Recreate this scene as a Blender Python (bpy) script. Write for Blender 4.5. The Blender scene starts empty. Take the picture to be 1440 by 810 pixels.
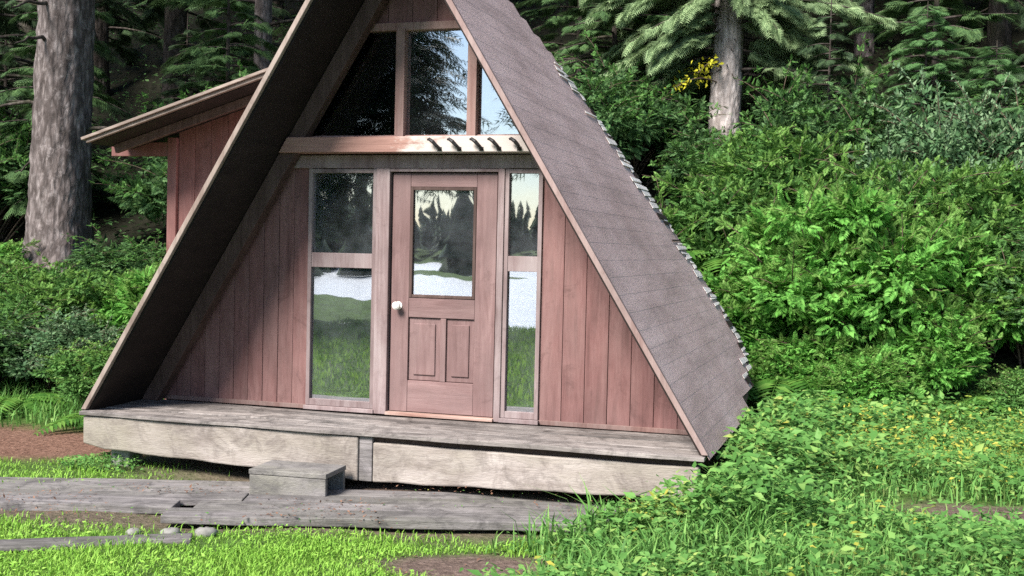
import bpy, math, random
import numpy as np
from mathutils import Matrix, Vector, noise as mnoise

# ------------------------------------------------------------------ camera, world, sun, exposure
scene = bpy.context.scene
COL = scene.collection
CX, CY, CZ, YAW, PITCH, ROLL, FPX = 3.7225, -8.237, 1.4306, .3047, -.0338, .0225, 1636.
fwd = Vector((-math.sin(YAW)*math.cos(PITCH), math.cos(YAW)*math.cos(PITCH), math.sin(PITCH)))
rgt = Vector((math.cos(YAW), math.sin(YAW), 0))
upv = rgt.cross(fwd)
r2 = math.cos(ROLL)*rgt + math.sin(ROLL)*upv
u2 = -math.sin(ROLL)*rgt + math.cos(ROLL)*upv
cam = bpy.data.objects.new('camera', bpy.data.cameras.new('camera'))
COL.objects.link(cam)
m = Matrix((r2, u2, -fwd)).transposed().to_4x4()
m.translation = (CX, CY, CZ)
cam.matrix_world = m
cam.data.sensor_width = 36
cam.data.lens = 36*FPX/1440
cam.data.clip_end = 2000
scene.camera = cam

SUN_DIR = Vector((-.42, -1.0, 1.08)).normalized()      # towards the sun: in front of the cabin, to its left
sun_el = math.asin(SUN_DIR.z)
sun_az = math.atan2(SUN_DIR.x, SUN_DIR.y)
world = bpy.data.worlds.new('World')
scene.world = world
world.use_nodes = True
wn = world.node_tree.nodes
wl = world.node_tree.links
wn.clear()
sky = wn.new('ShaderNodeTexSky')
sky.sky_type = 'NISHITA'
sky.sun_disc = False
sky.sun_elevation = sun_el
sky.sun_rotation = sun_az
sky.air_density = 1.0
sky.dust_density = .6
sky.ozone_density = 2.0
bg = wn.new('ShaderNodeBackground')
bg.inputs['Strength'].default_value = .085
wo = wn.new('ShaderNodeOutputWorld')
wl.new(sky.outputs[0], bg.inputs['Color'])
wl.new(bg.outputs[0], wo.inputs['Surface'])
sl = bpy.data.lights.new('sun', 'SUN')
sl.energy = 4.6
sl.angle = math.radians(21)
sl.color = (1, .945, .89)
so = bpy.data.objects.new('sun', sl)
COL.objects.link(so)
so.rotation_euler = SUN_DIR.to_track_quat('Z', 'Y').to_euler()
scene.view_settings.view_transform = 'Standard'
scene.view_settings.look = 'None'
scene.view_settings.exposure = 1.27
scene.view_settings.gamma = 1
scene.view_settings.use_curve_mapping = False
scene.cycles.use_denoising = False
scene.cycles.sample_clamp_indirect = 3.0
scene.cycles.max_bounces = 6

rng = np.random.default_rng(11)
random.seed(5)

# ------------------------------------------------------------------ materials
class NT:
    def __init__(s, name):
        s.m = bpy.data.materials.new(name)
        s.m.use_nodes = True
        s.t = s.m.node_tree
        s.t.nodes.clear()
        s.out = s.n('ShaderNodeOutputMaterial')
    def n(s, typ, **kw):
        nd = s.t.nodes.new(typ)
        for k, v in kw.items():
            if k.startswith('i_'):
                nd.inputs[k[2:].replace('_', ' ')].default_value = v
            else:
                setattr(nd, k, v)
        return nd
    def l(s, a, b):
        s.t.links.new(a, b)
    def coords(s, scale, which='Object', vary=True):
        tc = s.n('ShaderNodeTexCoord')
        mp = s.n('ShaderNodeMapping')
        mp.inputs['Scale'].default_value = scale
        s.l(tc.outputs[which], mp.inputs[0])
        if vary:
            oi = s.n('ShaderNodeObjectInfo')
            mu = s.n('ShaderNodeMath', operation='MULTIPLY')
            mu.inputs[1].default_value = 37.
            s.l(oi.outputs['Random'], mu.inputs[0])
            s.l(mu.outputs[0], mp.inputs['Location'])
        return mp.outputs[0]
    def noise(s, vec, scale, detail=4, rough=.6, dist=0):
        nz = s.n('ShaderNodeTexNoise')
        nz.inputs['Scale'].default_value = scale
        nz.inputs['Detail'].default_value = detail
        nz.inputs['Roughness'].default_value = rough
        nz.inputs['Distortion'].default_value = dist
        s.l(vec, nz.inputs['Vector'])
        return nz.outputs['Fac']
    def ramp(s, fac, stops):
        r = s.n('ShaderNodeValToRGB')
        e = r.color_ramp.elements
        while len(e) < len(stops):
            e.new(.5)
        for el, (p, c) in zip(e, stops):
            el.position = p
            el.color = (*c, 1) if len(c) == 3 else c
        s.l(fac, r.inputs[0])
        return r.outputs[0]
    def mix(s, fac, a, b, mode='MIX'):
        mx = s.n('ShaderNodeMix', data_type='RGBA', blend_type=mode)
        for sock, v in ((mx.inputs[0], fac), (mx.inputs[6], a), (mx.inputs[7], b)):
            if isinstance(v, (int, float)):
                sock.default_value = v
            elif isinstance(v, tuple):
                sock.default_value = (*v, 1)
            else:
                s.l(v, sock)
        return mx.outputs[2]
    def bump(s, h, strength, dist):
        b = s.n('ShaderNodeBump')
        b.inputs['Strength'].default_value = strength
        b.inputs['Distance'].default_value = dist
        s.l(h, b.inputs['Height'])
        return b.outputs[0]
    def bsdf(s, col, rough=.8, normal=None, spec=.3):
        b = s.n('ShaderNodeBsdfPrincipled')
        if isinstance(col, tuple):
            b.inputs['Base Color'].default_value = (*col, 1)
        else:
            s.l(col, b.inputs['Base Color'])
        if isinstance(rough, (int, float)):
            b.inputs['Roughness'].default_value = rough
        else:
            s.l(rough, b.inputs['Roughness'])
        b.inputs['Specular IOR Level'].default_value = spec
        if normal is not None:
            s.l(normal, b.inputs['Normal'])
        return b.outputs[0]
    def done(s, sh):
        s.l(sh, s.out.inputs['Surface'])
        return s.m

def wood(name, dark, mid, light, grain, patch=None, patch_amt=.5, rough=.75, bump=.25, gs=1.0, vary=.25, spec=.3, stain=0.):
    """weathered timber; grain = mapping scale, small along the grain"""
    t = NT(name)
    v = t.coords(grain)
    a = t.noise(v, 3.2*gs, 6, .65, .6)
    c = t.ramp(a, [(.28, dark), (.5, mid), (.75, light)])
    v2 = t.coords((1, 1, 1))
    b = t.noise(v2, 1.7, 4, .6)
    c = t.mix(t.ramp(b, [(.35, (0, 0, 0)), (.75, (.55, .55, .55))]), c, tuple(x*.55 for x in dark))
    if patch:
        p = t.noise(t.coords(tuple(.35+.25*g for g in grain)), 1.6, 5, .7, .4)
        c = t.mix(t.ramp(p, [(.5-.2*patch_amt, (0, 0, 0)), (.8-.2*patch_amt, (patch_amt,)*3)]), c, patch)
    sv = t.noise(t.coords((1.3, 1.3, 1.3)), 3.4, 6, .75, .8)
    c = t.mix(t.ramp(sv, [(.55-.08*stain, (0, 0, 0)), (.7-.04*stain, (.5+.3*stain,)*3)]), c, tuple(x*.6 for x in dark))
    oi = t.n('ShaderNodeObjectInfo')
    hs = t.n('ShaderNodeHueSaturation')
    mr = t.n('ShaderNodeMapRange')
    mr.inputs[3].default_value = 1-vary
    mr.inputs[4].default_value = 1+vary
    t.l(oi.outputs['Random'], mr.inputs[0])
    t.l(mr.outputs[0], hs.inputs['Value'])
    t.l(c, hs.inputs['Color'])
    f = t.noise(t.coords(tuple(3*g for g in grain)), 9*gs, 3, .6)
    n = t.bump(f, bump, .01)
    return t.done(t.bsdf(hs.outputs[0], rough, n, spec))

GZ = (7, 7, .5)      # grain running up
GX = (.5, 7, 7)      # grain running along x
M = {}
M['siding'] = wood('stained_siding', (0.099, 0.048, 0.043), (0.163, 0.078, 0.072), (0.218, 0.116, 0.107), GZ, (0.253, 0.163, 0.150), .45, vary=.05)
M['trim'] = wood('faded_brown_trim', (0.125, 0.066, 0.056), (0.198, 0.115, 0.099), (0.264, 0.172, 0.152), GZ, (0.277, 0.224, 0.205), .55, vary=.12)
M['door'] = wood('faded_door_wood', (0.145, 0.084, 0.079), (0.205, 0.125, 0.119), (0.271, 0.178, 0.168), GZ, (0.178, 0.125, 0.119), .5, vary=.08)
M['doorx'] = wood('faded_door_wood_across', (0.145, 0.084, 0.079), (0.205, 0.125, 0.119), (0.271, 0.178, 0.168), GX, (0.178, 0.125, 0.119), .5, vary=.08)
M['beam'] = wood('faded_beam', (0.208, 0.104, 0.080), (0.288, 0.160, 0.124), (0.368, 0.232, 0.184), GX, (0.480, 0.416, 0.368), .75, vary=.08)
M['frame'] = wood('grey_window_frame', (0.140, 0.095, 0.091), (0.210, 0.150, 0.147), (0.294, 0.231, 0.224), GZ, (0.350, 0.308, 0.301), .5, vary=.1)
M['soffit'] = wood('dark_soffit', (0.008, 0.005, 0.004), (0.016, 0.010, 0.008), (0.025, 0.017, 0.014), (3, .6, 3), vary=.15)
M['rafter'] = wood('brown_rafter', (0.051, 0.029, 0.024), (0.083, 0.051, 0.043), (0.122, 0.080, 0.070), GZ, vary=.1)
M['barge'] = wood('tan_barge_board', (0.135, 0.095, 0.077), (0.209, 0.156, 0.129), (0.291, 0.230, 0.195), GZ, (0.372, 0.317, 0.276), .6, vary=.08)  # left barge board, tan and less pink than the right one
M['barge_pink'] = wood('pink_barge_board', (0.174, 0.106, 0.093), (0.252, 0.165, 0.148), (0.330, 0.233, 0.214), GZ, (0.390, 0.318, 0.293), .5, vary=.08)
M['deck'] = wood('weathered_deck', (0.064, 0.056, 0.051), (0.170, 0.151, 0.140), (0.323, 0.289, 0.268), GX, (0.357, 0.315, 0.285), .55, vary=.3, bump=.5, stain=1.0)
M['fascia'] = wood('pale_fascia_beam', (0.207, 0.172, 0.151), (0.320, 0.278, 0.251), (0.414, 0.372, 0.338), (.7, 3, 3), (0.224, 0.203, 0.155), .65, vary=.06, bump=.5, stain=.9)
M['plank'] = wood('grey_walkway_plank', (0.085, 0.078, 0.076), (0.200, 0.183, 0.178), (0.340, 0.310, 0.306), GX, (0.128, 0.128, 0.093), .5, vary=.2, bump=.6, stain=1.0)
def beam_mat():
    t = NT('beam_with_painted_sun')
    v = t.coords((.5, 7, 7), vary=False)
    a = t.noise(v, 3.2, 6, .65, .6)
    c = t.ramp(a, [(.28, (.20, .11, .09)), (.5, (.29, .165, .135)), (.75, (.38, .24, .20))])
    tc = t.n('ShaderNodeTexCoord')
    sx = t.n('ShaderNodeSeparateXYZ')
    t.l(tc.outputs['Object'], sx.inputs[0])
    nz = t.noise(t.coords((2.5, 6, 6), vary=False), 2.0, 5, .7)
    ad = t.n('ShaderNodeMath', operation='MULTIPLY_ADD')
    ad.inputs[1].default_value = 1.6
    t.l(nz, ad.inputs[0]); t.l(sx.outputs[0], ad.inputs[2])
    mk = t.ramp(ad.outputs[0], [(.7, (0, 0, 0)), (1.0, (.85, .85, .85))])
    c = t.mix(mk, c, (.50, .45, .41))  # pale right half: sunlight put into the beam's colour, edge broken by noise
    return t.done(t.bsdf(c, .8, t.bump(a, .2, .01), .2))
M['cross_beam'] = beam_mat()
M['step'] = wood('grey_step_board', (0.128, 0.120, 0.116), (0.216, 0.200, 0.196), (0.288, 0.264, 0.260), (1.5, 4, 4), (0.200, 0.200, 0.128), .45, vary=.1, bump=.5, stain=1.0)
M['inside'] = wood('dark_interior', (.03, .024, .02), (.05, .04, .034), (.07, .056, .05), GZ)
M['annex'] = wood('annex_boards', (0.102, 0.043, 0.037), (0.162, 0.068, 0.060), (0.212, 0.098, 0.085), GZ, (0.272, 0.170, 0.153), .35, vary=.1)
M['annex_roof'] = wood('annex_roof_edge', (.12, .09, .075), (.22, .17, .14), (.33, .27, .23), GX, vary=.15)

def roof_mat(name, a, b, c, spec=.5, rough=.5):
    t = NT(name)
    v = t.coords((1, 1, 1), vary=False)
    n1 = t.noise(v, .9, 5, .6)
    n2 = t.noise(t.coords((9, .6, 9), vary=False), 2.5, 4, .6)
    col = t.ramp(n1, [(.3, a), (.55, b), (.8, c)])
    col = t.mix(t.ramp(n2, [(.35, (0, 0, 0)), (.8, (.5, .5, .5))]), col, a)
    g = t.n('ShaderNodeNewGeometry')
    col = t.mix(.12, col, t.ramp(g.outputs['Random Per Island'], [(0, a), (.5, b), (1, c)]))
    mo = t.noise(v, 7, 6, .75)
    col = t.mix(t.ramp(mo, [(.42, (0, 0, 0)), (.78, (.3, .3, .3))]), col, tuple(.6*x for x in a))
    mo2 = t.noise(t.coords((1, 1, 1), vary=False), 24, 4, .7)
    col = t.mix(t.ramp(mo2, [(.58, (0, 0, 0)), (.72, (.4, .4, .4))]), col, c)
    fine = t.noise(v, 70, 4, .7)
    st = t.noise(t.coords((1.5, .25, 1.5), vary=False), 3, 5, .65)
    col = t.mix(t.ramp(st, [(.45, (0, 0, 0)), (.7, (.5, .5, .5))]), col, tuple(.5*x for x in a))
    return t.done(t.bsdf(col, rough, t.bump(fine, .6, .012), spec))
M['shingle'] = roof_mat('worn_brown_shingle', (.41, .285, .265), (.56, .41, .39), (.65, .50, .48), .4, .6)
M['edge_shingle'] = roof_mat('bleached_edge_shingle', (.55, .50, .46), (.74, .69, .65), (.82, .79, .76), .3, .8)

def glass_mat(name='old_window_glass', d0=.04, d1=.22, refl=.40):
    t = NT(name)
    v = t.coords((1, 1, 1))
    n = t.bump(t.noise(v, 1.8, 2, .5), .05, .03)
    gl = t.n('ShaderNodeBsdfGlossy')
    gl.inputs['Roughness'].default_value = .012
    gl.inputs['Color'].default_value = (.93, .96, 1, 1)
    t.l(n, gl.inputs['Normal'])
    tr = t.n('ShaderNodeBsdfTransparent')
    tr.inputs['Color'].default_value = (.55, .58, .6, 1)
    df = t.n('ShaderNodeBsdfDiffuse')
    df.inputs['Color'].default_value = (.3, .32, .34, 1)
    m0 = t.n('ShaderNodeMixShader')
    dirt = t.ramp(t.noise(v, 3, 5, .7), [(.35, (d0,)*3), (.75, (d1,)*3)])
    t.l(dirt, m0.inputs[0])
    t.l(tr.outputs[0], m0.inputs[1])
    t.l(df.outputs[0], m0.inputs[2])
    m1 = t.n('ShaderNodeMixShader')
    m1.inputs[0].default_value = refl
    t.l(m0.outputs[0], m1.inputs[1])
    t.l(gl.outputs[0], m1.inputs[2])
    return t.done(m1.outputs[0])
M['glass'] = glass_mat()
M['gable_glass'] = glass_mat('gable_window_glass', .0, .04, .46)
M['shade_glass'] = glass_mat('shaded_gable_glass', .0, .01, .10)  # left gable pane: shade of the recess put in by dimming its reflection

def plain(name, col, rough=.6, spec=.4, amt=.3, sc=8):
    t = NT(name)
    n = t.noise(t.coords((1, 1, 1)), sc, 4, .6)
    c = t.ramp(n, [(.3, tuple(x*(1-amt) for x in col)), (.7, tuple(min(1, x*(1+amt)) for x in col))])
    return t.done(t.bsdf(c, rough, None, spec))
M['knob'] = plain('pale_door_knob', (.75, .72, .66), .35, .6, .1)
M['iron'] = plain('dark_iron', (.02, .018, .018), .5)
M['stone'] = plain('grey_stone', (0.192, 0.186, 0.168), .9, .2, .35, 14)
M['block'] = plain('pale_footing_block', (.24, .235, .215), .9, .2, .35, 9)

def bark_mat(name, dark, mid, light, moss=None):
    t = NT(name)
    v = t.coords((5, 5, 1.6))
    a = t.noise(v, 2.4, 8, .7, .8)
    vo = t.n('ShaderNodeTexVoronoi')
    vo.inputs['Scale'].default_value = 3.0
    t.l(v, vo.inputs['Vector'])
    c = t.ramp(a, [(.3, dark), (.5, mid), (.72, light)])
    c = t.mix(t.ramp(vo.outputs['Distance'], [(.2, (0, 0, 0)), (.75, (.75, .75, .75))]), c, dark)
    li = t.noise(t.coords((1, 1, 1)), 6, 5, .7)
    c = t.mix(t.ramp(li, [(.56, (0, 0, 0)), (.68, (.5, .5, .5))]), c, light)
    if moss:
        mo = t.noise(t.coords((1, 1, .6)), 1.6, 4, .6)
        c = t.mix(t.ramp(mo, [(.5, (0, 0, 0)), (.75, (.6, .6, .6))]), c, moss)
    h = t.mix(.5, a, vo.outputs['Distance'])
    return t.done(t.bsdf(c, .95, t.bump(h, .9, .05), .1))
M['bark_big'] = bark_mat('scaly_grey_bark', (.045, .036, .033), (.15, .125, .118), (.33, .29, .28))
M['bark_pale'] = bark_mat('pale_grey_bark', (.2, .17, .155), (.44, .39, .365), (.58, .535, .51))
M['bark_dark'] = bark_mat('dark_bark', (.03, .024, .02), (.075, .062, .055), (.13, .112, .10), (.04, .05, .02))

def leaf_mat(name, cols, trans=.3, rough=.55, big=.35, bscale=1.2, spec=.10):
    """cols: (position, colour) ramp picked per leaf; large soft clumps shift it"""
    t = NT(name)
    g = t.n('ShaderNodeNewGeometry')
    v = t.coords((1, 1, 1))
    n = t.noise(v, bscale, 3, .6)
    mx = t.n('ShaderNodeMix', data_type='FLOAT')
    mx.inputs[0].default_value = big
    t.l(g.outputs['Random Per Island'], mx.inputs[2])
    t.l(n, mx.inputs[3])
    c = t.ramp(mx.outputs[0], cols)
    b = t.bsdf(c, rough, None, spec)
    tr = t.n('ShaderNodeBsdfTranslucent')
    hs = t.n('ShaderNodeHueSaturation')
    hs.inputs['Value'].default_value = 1.3
    hs.inputs['Hue'].default_value = .49
    t.l(c, hs.inputs['Color'])
    t.l(hs.outputs[0], tr.inputs['Color'])
    ms = t.n('ShaderNodeMixShader')
    ms.inputs[0].default_value = trans
    t.l(b, ms.inputs[1])
    t.l(tr.outputs[0], ms.inputs[2])
    return t.done(ms.outputs[0])
M['needle_dark'] = leaf_mat('dark_needles', [(.0, (0.015, 0.027, 0.015)), (.5, (0.035, 0.062, 0.030)), (1, (0.069, 0.112, 0.045))], .15)
M['needle_mid'] = leaf_mat('green_needles', [(.0, (0.033, 0.065, 0.026)), (.5, (0.065, 0.124, 0.047)), (1, (0.117, 0.195, 0.065))], .2)
M['needle_light'] = leaf_mat('light_needles', [(.0, (0.083, 0.143, 0.064)), (.5, (0.190, 0.275, 0.129)), (1, (0.324, 0.421, 0.214))], .25)
M['needle_young'] = leaf_mat('young_bright_needles', [(.0, (.035, .085, .03)), (.5, (.075, .16, .055)), (1, (.13, .24, .09))], .25)
M['yellow_leaf'] = leaf_mat('yellow_leaves', [(.0, (.25, .26, .02)), (.5, (.48, .46, .03)), (1, (.62, .58, .06))], .35)
M['leaf_bright'] = leaf_mat('bright_leaves', [(.1, (0.050, 0.150, 0.025)), (.5, (0.119, 0.325, 0.056)), (.9, (0.225, 0.463, 0.106))], .35)
M['leaf_tip'] = leaf_mat('young_leaf_tips', [(.1, (0.074, 0.164, 0.029)), (.5, (0.139, 0.279, 0.057)), (.9, (0.230, 0.377, 0.107))], .4)
M['leaf_pale'] = leaf_mat('pale_bluish_leaf_tips', [(.1, (.08, .15, .075)), (.5, (.15, .24, .125)), (.9, (.26, .36, .2))], .3)
M['leaf_mid'] = leaf_mat('mid_green_leaves', [(.1, (0.033, 0.088, 0.020)), (.5, (0.077, 0.187, 0.042)), (.9, (0.154, 0.286, 0.083))], .3)
M['leaf_dark'] = leaf_mat('dark_leaves', [(.1, (0.023, 0.057, 0.021)), (.5, (0.057, 0.127, 0.041)), (.9, (0.127, 0.218, 0.081))], .25)
M['leaf_blue'] = leaf_mat('bluish_leaves', [(.1, (0.031, 0.072, 0.031)), (.5, (0.072, 0.150, 0.062)), (.9, (0.180, 0.276, 0.132))], .25)
M['fern'] = leaf_mat('fern_fronds', [(.1, (.03, .09, .016)), (.5, (.07, .18, .028)), (.9, (.14, .26, .05))], .35)
M['grass'] = leaf_mat('lawn_grass', [(.0, (0.088, 0.200, 0.025)), (.4, (0.188, 0.375, 0.050)), (.8, (0.300, 0.488, 0.088)), (1, (0.475, 0.475, 0.188))], .3, .5, .45, .9)
M['rough_grass'] = leaf_mat('rough_grass_blades', [(.0, (0.052, 0.130, 0.033)), (.45, (0.111, 0.260, 0.058)), (.75, (0.195, 0.351, 0.091)), (.95, (0.416, 0.403, 0.169))], .3, .5, .4, .8)
M['weed'] = leaf_mat('weed_leaves', [(.15, (0.039, 0.101, 0.022)), (.4, (0.084, 0.207, 0.047)), (.62, (0.140, 0.291, 0.073)), (.76, (0.224, 0.347, 0.090)), (.88, (0.470, 0.448, 0.123))], .3, .5, .5, 1.6)
M['yellow_weed'] = leaf_mat('yellowing_leaves', [(.05, (0.077, 0.154, 0.028)), (.4, (0.220, 0.275, 0.044)), (.7, (0.396, 0.374, 0.066)), (1, (0.374, 0.242, 0.077))], .3, .5, .4, 1.2)
M['litter'] = leaf_mat('fallen_needles', [(.0, (.07, .035, .022)), (.5, (.15, .08, .052)), (1, (.25, .15, .10))], .0, .8)
M['stem'] = plain('brown_stem', (.09, .065, .045), .85, .2)

# ------------------------------------------------------------------ mesh helpers
def link(o, parent=None):
    COL.objects.link(o)
    if parent is not None:
        o.parent = parent
    return o

def tag(o, label=None, cat=None, group=None, kind=None):
    if label: o['label'] = label
    if cat: o['category'] = cat
    if group: o['group'] = group
    if kind: o['kind'] = kind
    return o

def empty(name, loc=(0, 0, 0), rz=0):
    o = bpy.data.objects.new(name, None)
    o.location = loc
    o.rotation_euler.z = rz
    o.empty_display_size = .2
    return link(o)

class MB:
    def __init__(s):
        s.v, s.f, s.mi = [], [], []
    def add(s, vs, fs, mi=0):
        b = len(s.v)
        s.v += [tuple(v) for v in vs]
        s.f += [tuple(b+i for i in f) for f in fs]
        s.mi += [mi]*len(fs)
        return s
    def hexa(s, p, mi=0):
        return s.add(p, [(3, 2, 1, 0), (4, 5, 6, 7), (0, 1, 5, 4), (1, 2, 6, 5), (2, 3, 7, 6), (3, 0, 4, 7)], mi)
    def box(s, x0, x1, y0, y1, z0, z1, mi=0):
        return s.hexa([(x0, y0, z0), (x1, y0, z0), (x1, y1, z0), (x0, y1, z0), (x0, y0, z1), (x1, y0, z1), (x1, y1, z1), (x0, y1, z1)], mi)
    def prism(s, poly, y0, y1, mi=0):
        """poly: counter-clockwise (x, z) seen from the front"""
        n = len(poly)
        vs = [(x, y0, z) for x, z in poly]+[(x, y1, z) for x, z in poly]
        fs = [tuple(range(n)), tuple(range(2*n-1, n-1, -1))]
        fs += [(i, i+n, (i+1) % n+n, (i+1) % n) for i in range(n)]
        return s.add(vs, fs, mi)
    def tube(s, pts, rad, n=6, mi=0, cap=True):
        pts = [Vector(p) for p in pts]
        vs = []
        for i, p in enumerate(pts):
            d = (pts[min(i+1, len(pts)-1)]-pts[max(i-1, 0)]).normalized()
            a = d.orthogonal().normalized() if abs(d.z) < .95 else d.cross(Vector((0, 1, 0))).normalized()
            if abs(d.z) < .95:
                a = d.cross(Vector((0, 0, 1))).normalized()
            b = d.cross(a)
            for k in range(n):
                t = 2*math.pi*k/n
                vs.append(p+(a*math.cos(t)+b*math.sin(t))*rad[i])
        fs = []
        for i in range(len(pts)-1):
            for k in range(n):
                fs.append((i*n+k, i*n+(k+1) % n, (i+1)*n+(k+1) % n, (i+1)*n+k))
        if cap:
            fs.append(tuple(range(n-1, -1, -1)))
            fs.append(tuple((len(pts)-1)*n+k for k in range(n)))
        return s.add(vs, fs, mi)
    def build(s, name, mats, parent=None, bevel=0, smooth=False):
        me = bpy.data.meshes.new(name)
        me.from_pydata(s.v, [], s.f)
        for mt in (mats if isinstance(mats, (list, tuple)) else [mats]):
            me.materials.append(M[mt])
        me.polygons.foreach_set('material_index', s.mi)
        if smooth:
            me.polygons.foreach_set('use_smooth', [True]*len(s.f))
        me.update()
        o = link(bpy.data.objects.new(name, me), parent)
        if bevel:
            b = o.modifiers.new('edge_wear', 'BEVEL')
            b.width = bevel
            b.segments = 2
            b.limit_method = 'ANGLE'
            b.angle_limit = math.radians(40)
        return o

def clip(poly, planes):
    for a, b, c in planes:                     # keep a*x+b*z <= c
        out = []
        for i in range(len(poly)):
            p, q = poly[i], poly[(i+1) % len(poly)]
            fp, fq = a*p[0]+b*p[1]-c, a*q[0]+b*q[1]-c
            if fp <= 0: out.append(p)
            if (fp < 0) != (fq < 0) and abs(fp-fq) > 1e-9:
                t = fp/(fp-fq)
                out.append((p[0]+t*(q[0]-p[0]), p[1]+t*(q[1]-p[1])))
        poly = out
        if len(poly) < 3: return []
    return poly

def rect(x0, x1, z0, z1):
    return [(x0, z0), (x1, z0), (x1, z1), (x0, z1)]

def mesh_np(name, parts, mats):
    """parts: list of (verts Nx3, faces Mxk, material index, smooth)"""
    nv = sum(len(p[0]) for p in parts)
    nl = sum(p[1].size for p in parts)
    nf = sum(len(p[1]) for p in parts)
    V = np.concatenate([p[0] for p in parts]).astype(np.float32)
    L = np.empty(nl, np.int32); LS = np.empty(nf, np.int32); LT = np.empty(nf, np.int32); MI = np.empty(nf, np.int32)
    a = b = c = 0
    for v, f, mi, *_ in parts:
        k = f.shape[1]
        L[b:b+f.size] = f.ravel()+a
        LS[c:c+len(f)] = b+np.arange(len(f))*k
        LT[c:c+len(f)] = k
        MI[c:c+len(f)] = mi
        a += len(v); b += f.size; c += len(f)
    me = bpy.data.meshes.new(name)
    me.vertices.add(nv); me.loops.add(nl); me.polygons.add(nf)
    me.vertices.foreach_set('co', V.ravel())
    me.loops.foreach_set('vertex_index', L)
    me.polygons.foreach_set('loop_start', LS)
    me.polygons.foreach_set('loop_total', LT)
    me.polygons.foreach_set('material_index', MI)
    for mt in mats:
        me.materials.append(M[mt])
    me.update(calc_edges=True)
    return me

def frames(d, n):
    """rotation matrices with x along d and z near n"""
    d = d/np.linalg.norm(d, axis=1, keepdims=True)
    y = np.cross(n, d)
    ln = np.linalg.norm(y, axis=1, keepdims=True)
    bad = ln[:, 0] < 1e-4
    y[bad] = np.cross(np.array([1., .1, .2]), d[bad])
    y /= np.linalg.norm(y, axis=1, keepdims=True)
    z = np.cross(d, y)
    return np.stack([d, y, z], 2)

def scatter(tv, tf, T, R, S):
    N, n = len(T), len(tv)
    S = np.asarray(S, float)
    if S.ndim == 1: S = S[:, None].repeat(3, 1)
    V = np.einsum('nij,nkj->nki', R, tv[None]*S[:, None, :])+T[:, None, :]
    F = (tf[None]+(np.arange(N)*n)[:, None, None]).reshape(-1, tf.shape[1])
    return V.reshape(-1, 3), F

def merge(lst):
    V, F, a = [], [], 0
    for v, f in lst:
        V.append(v); F.append(f+a); a += len(v)
    return np.concatenate(V), np.concatenate(F)

def rdir(n, g):
    v = g.normal(size=(n, 3))
    return v/np.linalg.norm(v, axis=1, keepdims=True)

# leaf templates
LEAF_V = np.array([(0, 0, 0), (.35, .24, .05), (1, 0, -.04), (.35, -.24, .05)])
LEAF_F = np.array([(0, 2, 1), (0, 3, 2)])
def pinnate(n=4, w=.32, l=.42):
    vs, fs = [], []
    for i in range(n):
        t = .25+.75*i/(n-.0)
        for sgn in (1, -1):
            b = len(vs)
            ll = l*(1-.35*t)
            dx, dy = .62, .78*sgn
            ox, oy = -dy*w*.45*ll/l, dx*w*.45*ll/l
            p = np.array((t, 0, 0))
            vs += [p, p+np.array((dx*ll*.45+ox, dy*ll*.45+oy, .03)), p+np.array((dx*ll, dy*ll, -.07)), p+np.array((dx*ll*.45-ox, dy*ll*.45-oy, .03))]
            fs += [(b, b+2, b+1), (b, b+3, b+2)]
    b = len(vs)
    vs += [np.array((.85, 0, 0)), np.array((1.05, .14, .03)), np.array((1.35, 0, -.07)), np.array((1.05, -.14, .03))]
    fs += [(b, b+2, b+1), (b, b+3, b+2)]
    return np.array(vs), np.array(fs)
PIN_V, PIN_F = pinnate()
PF_V, PF_F = pinnate(6, .17, .44)
def spray_template(n=8, g=None):
    """flat conifer spray of unit length: paired tapering twiglets"""
    vs, fs = [], []
    def tri(p, d, ln, w):
        b = len(vs)
        d = np.array(d)/np.linalg.norm(d)
        o = np.array((-d[1], d[0], 0))*w
        p = np.array(p)
        vs.extend([p-o, p+o, p+d*ln+np.array((0, 0, -.10*ln))])
        fs.append((b, b+1, b+2))
    for i in range(n):
        t = i/n
        ln = .50*(1-t)**.75+.10
        for s in (1, -1):
            tri((t*.95, 0, -.06*t*t), (.72, s*.7, -.12), ln, .032)
            if i < n-2:
                q = np.array((t*.95, 0, 0))+np.array((.72, s*.7, -.12))*ln*.45
                tri(q, (1, s*.12, -.12), ln*.42, .024)
    tri((0, 0, 0), (1, 0, -.06), 1.08, .02)
    return np.array(vs), np.array(fs)
SPR_V, SPR_F = spray_template()
SPR2_V, SPR2_F = spray_template(5)

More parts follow.
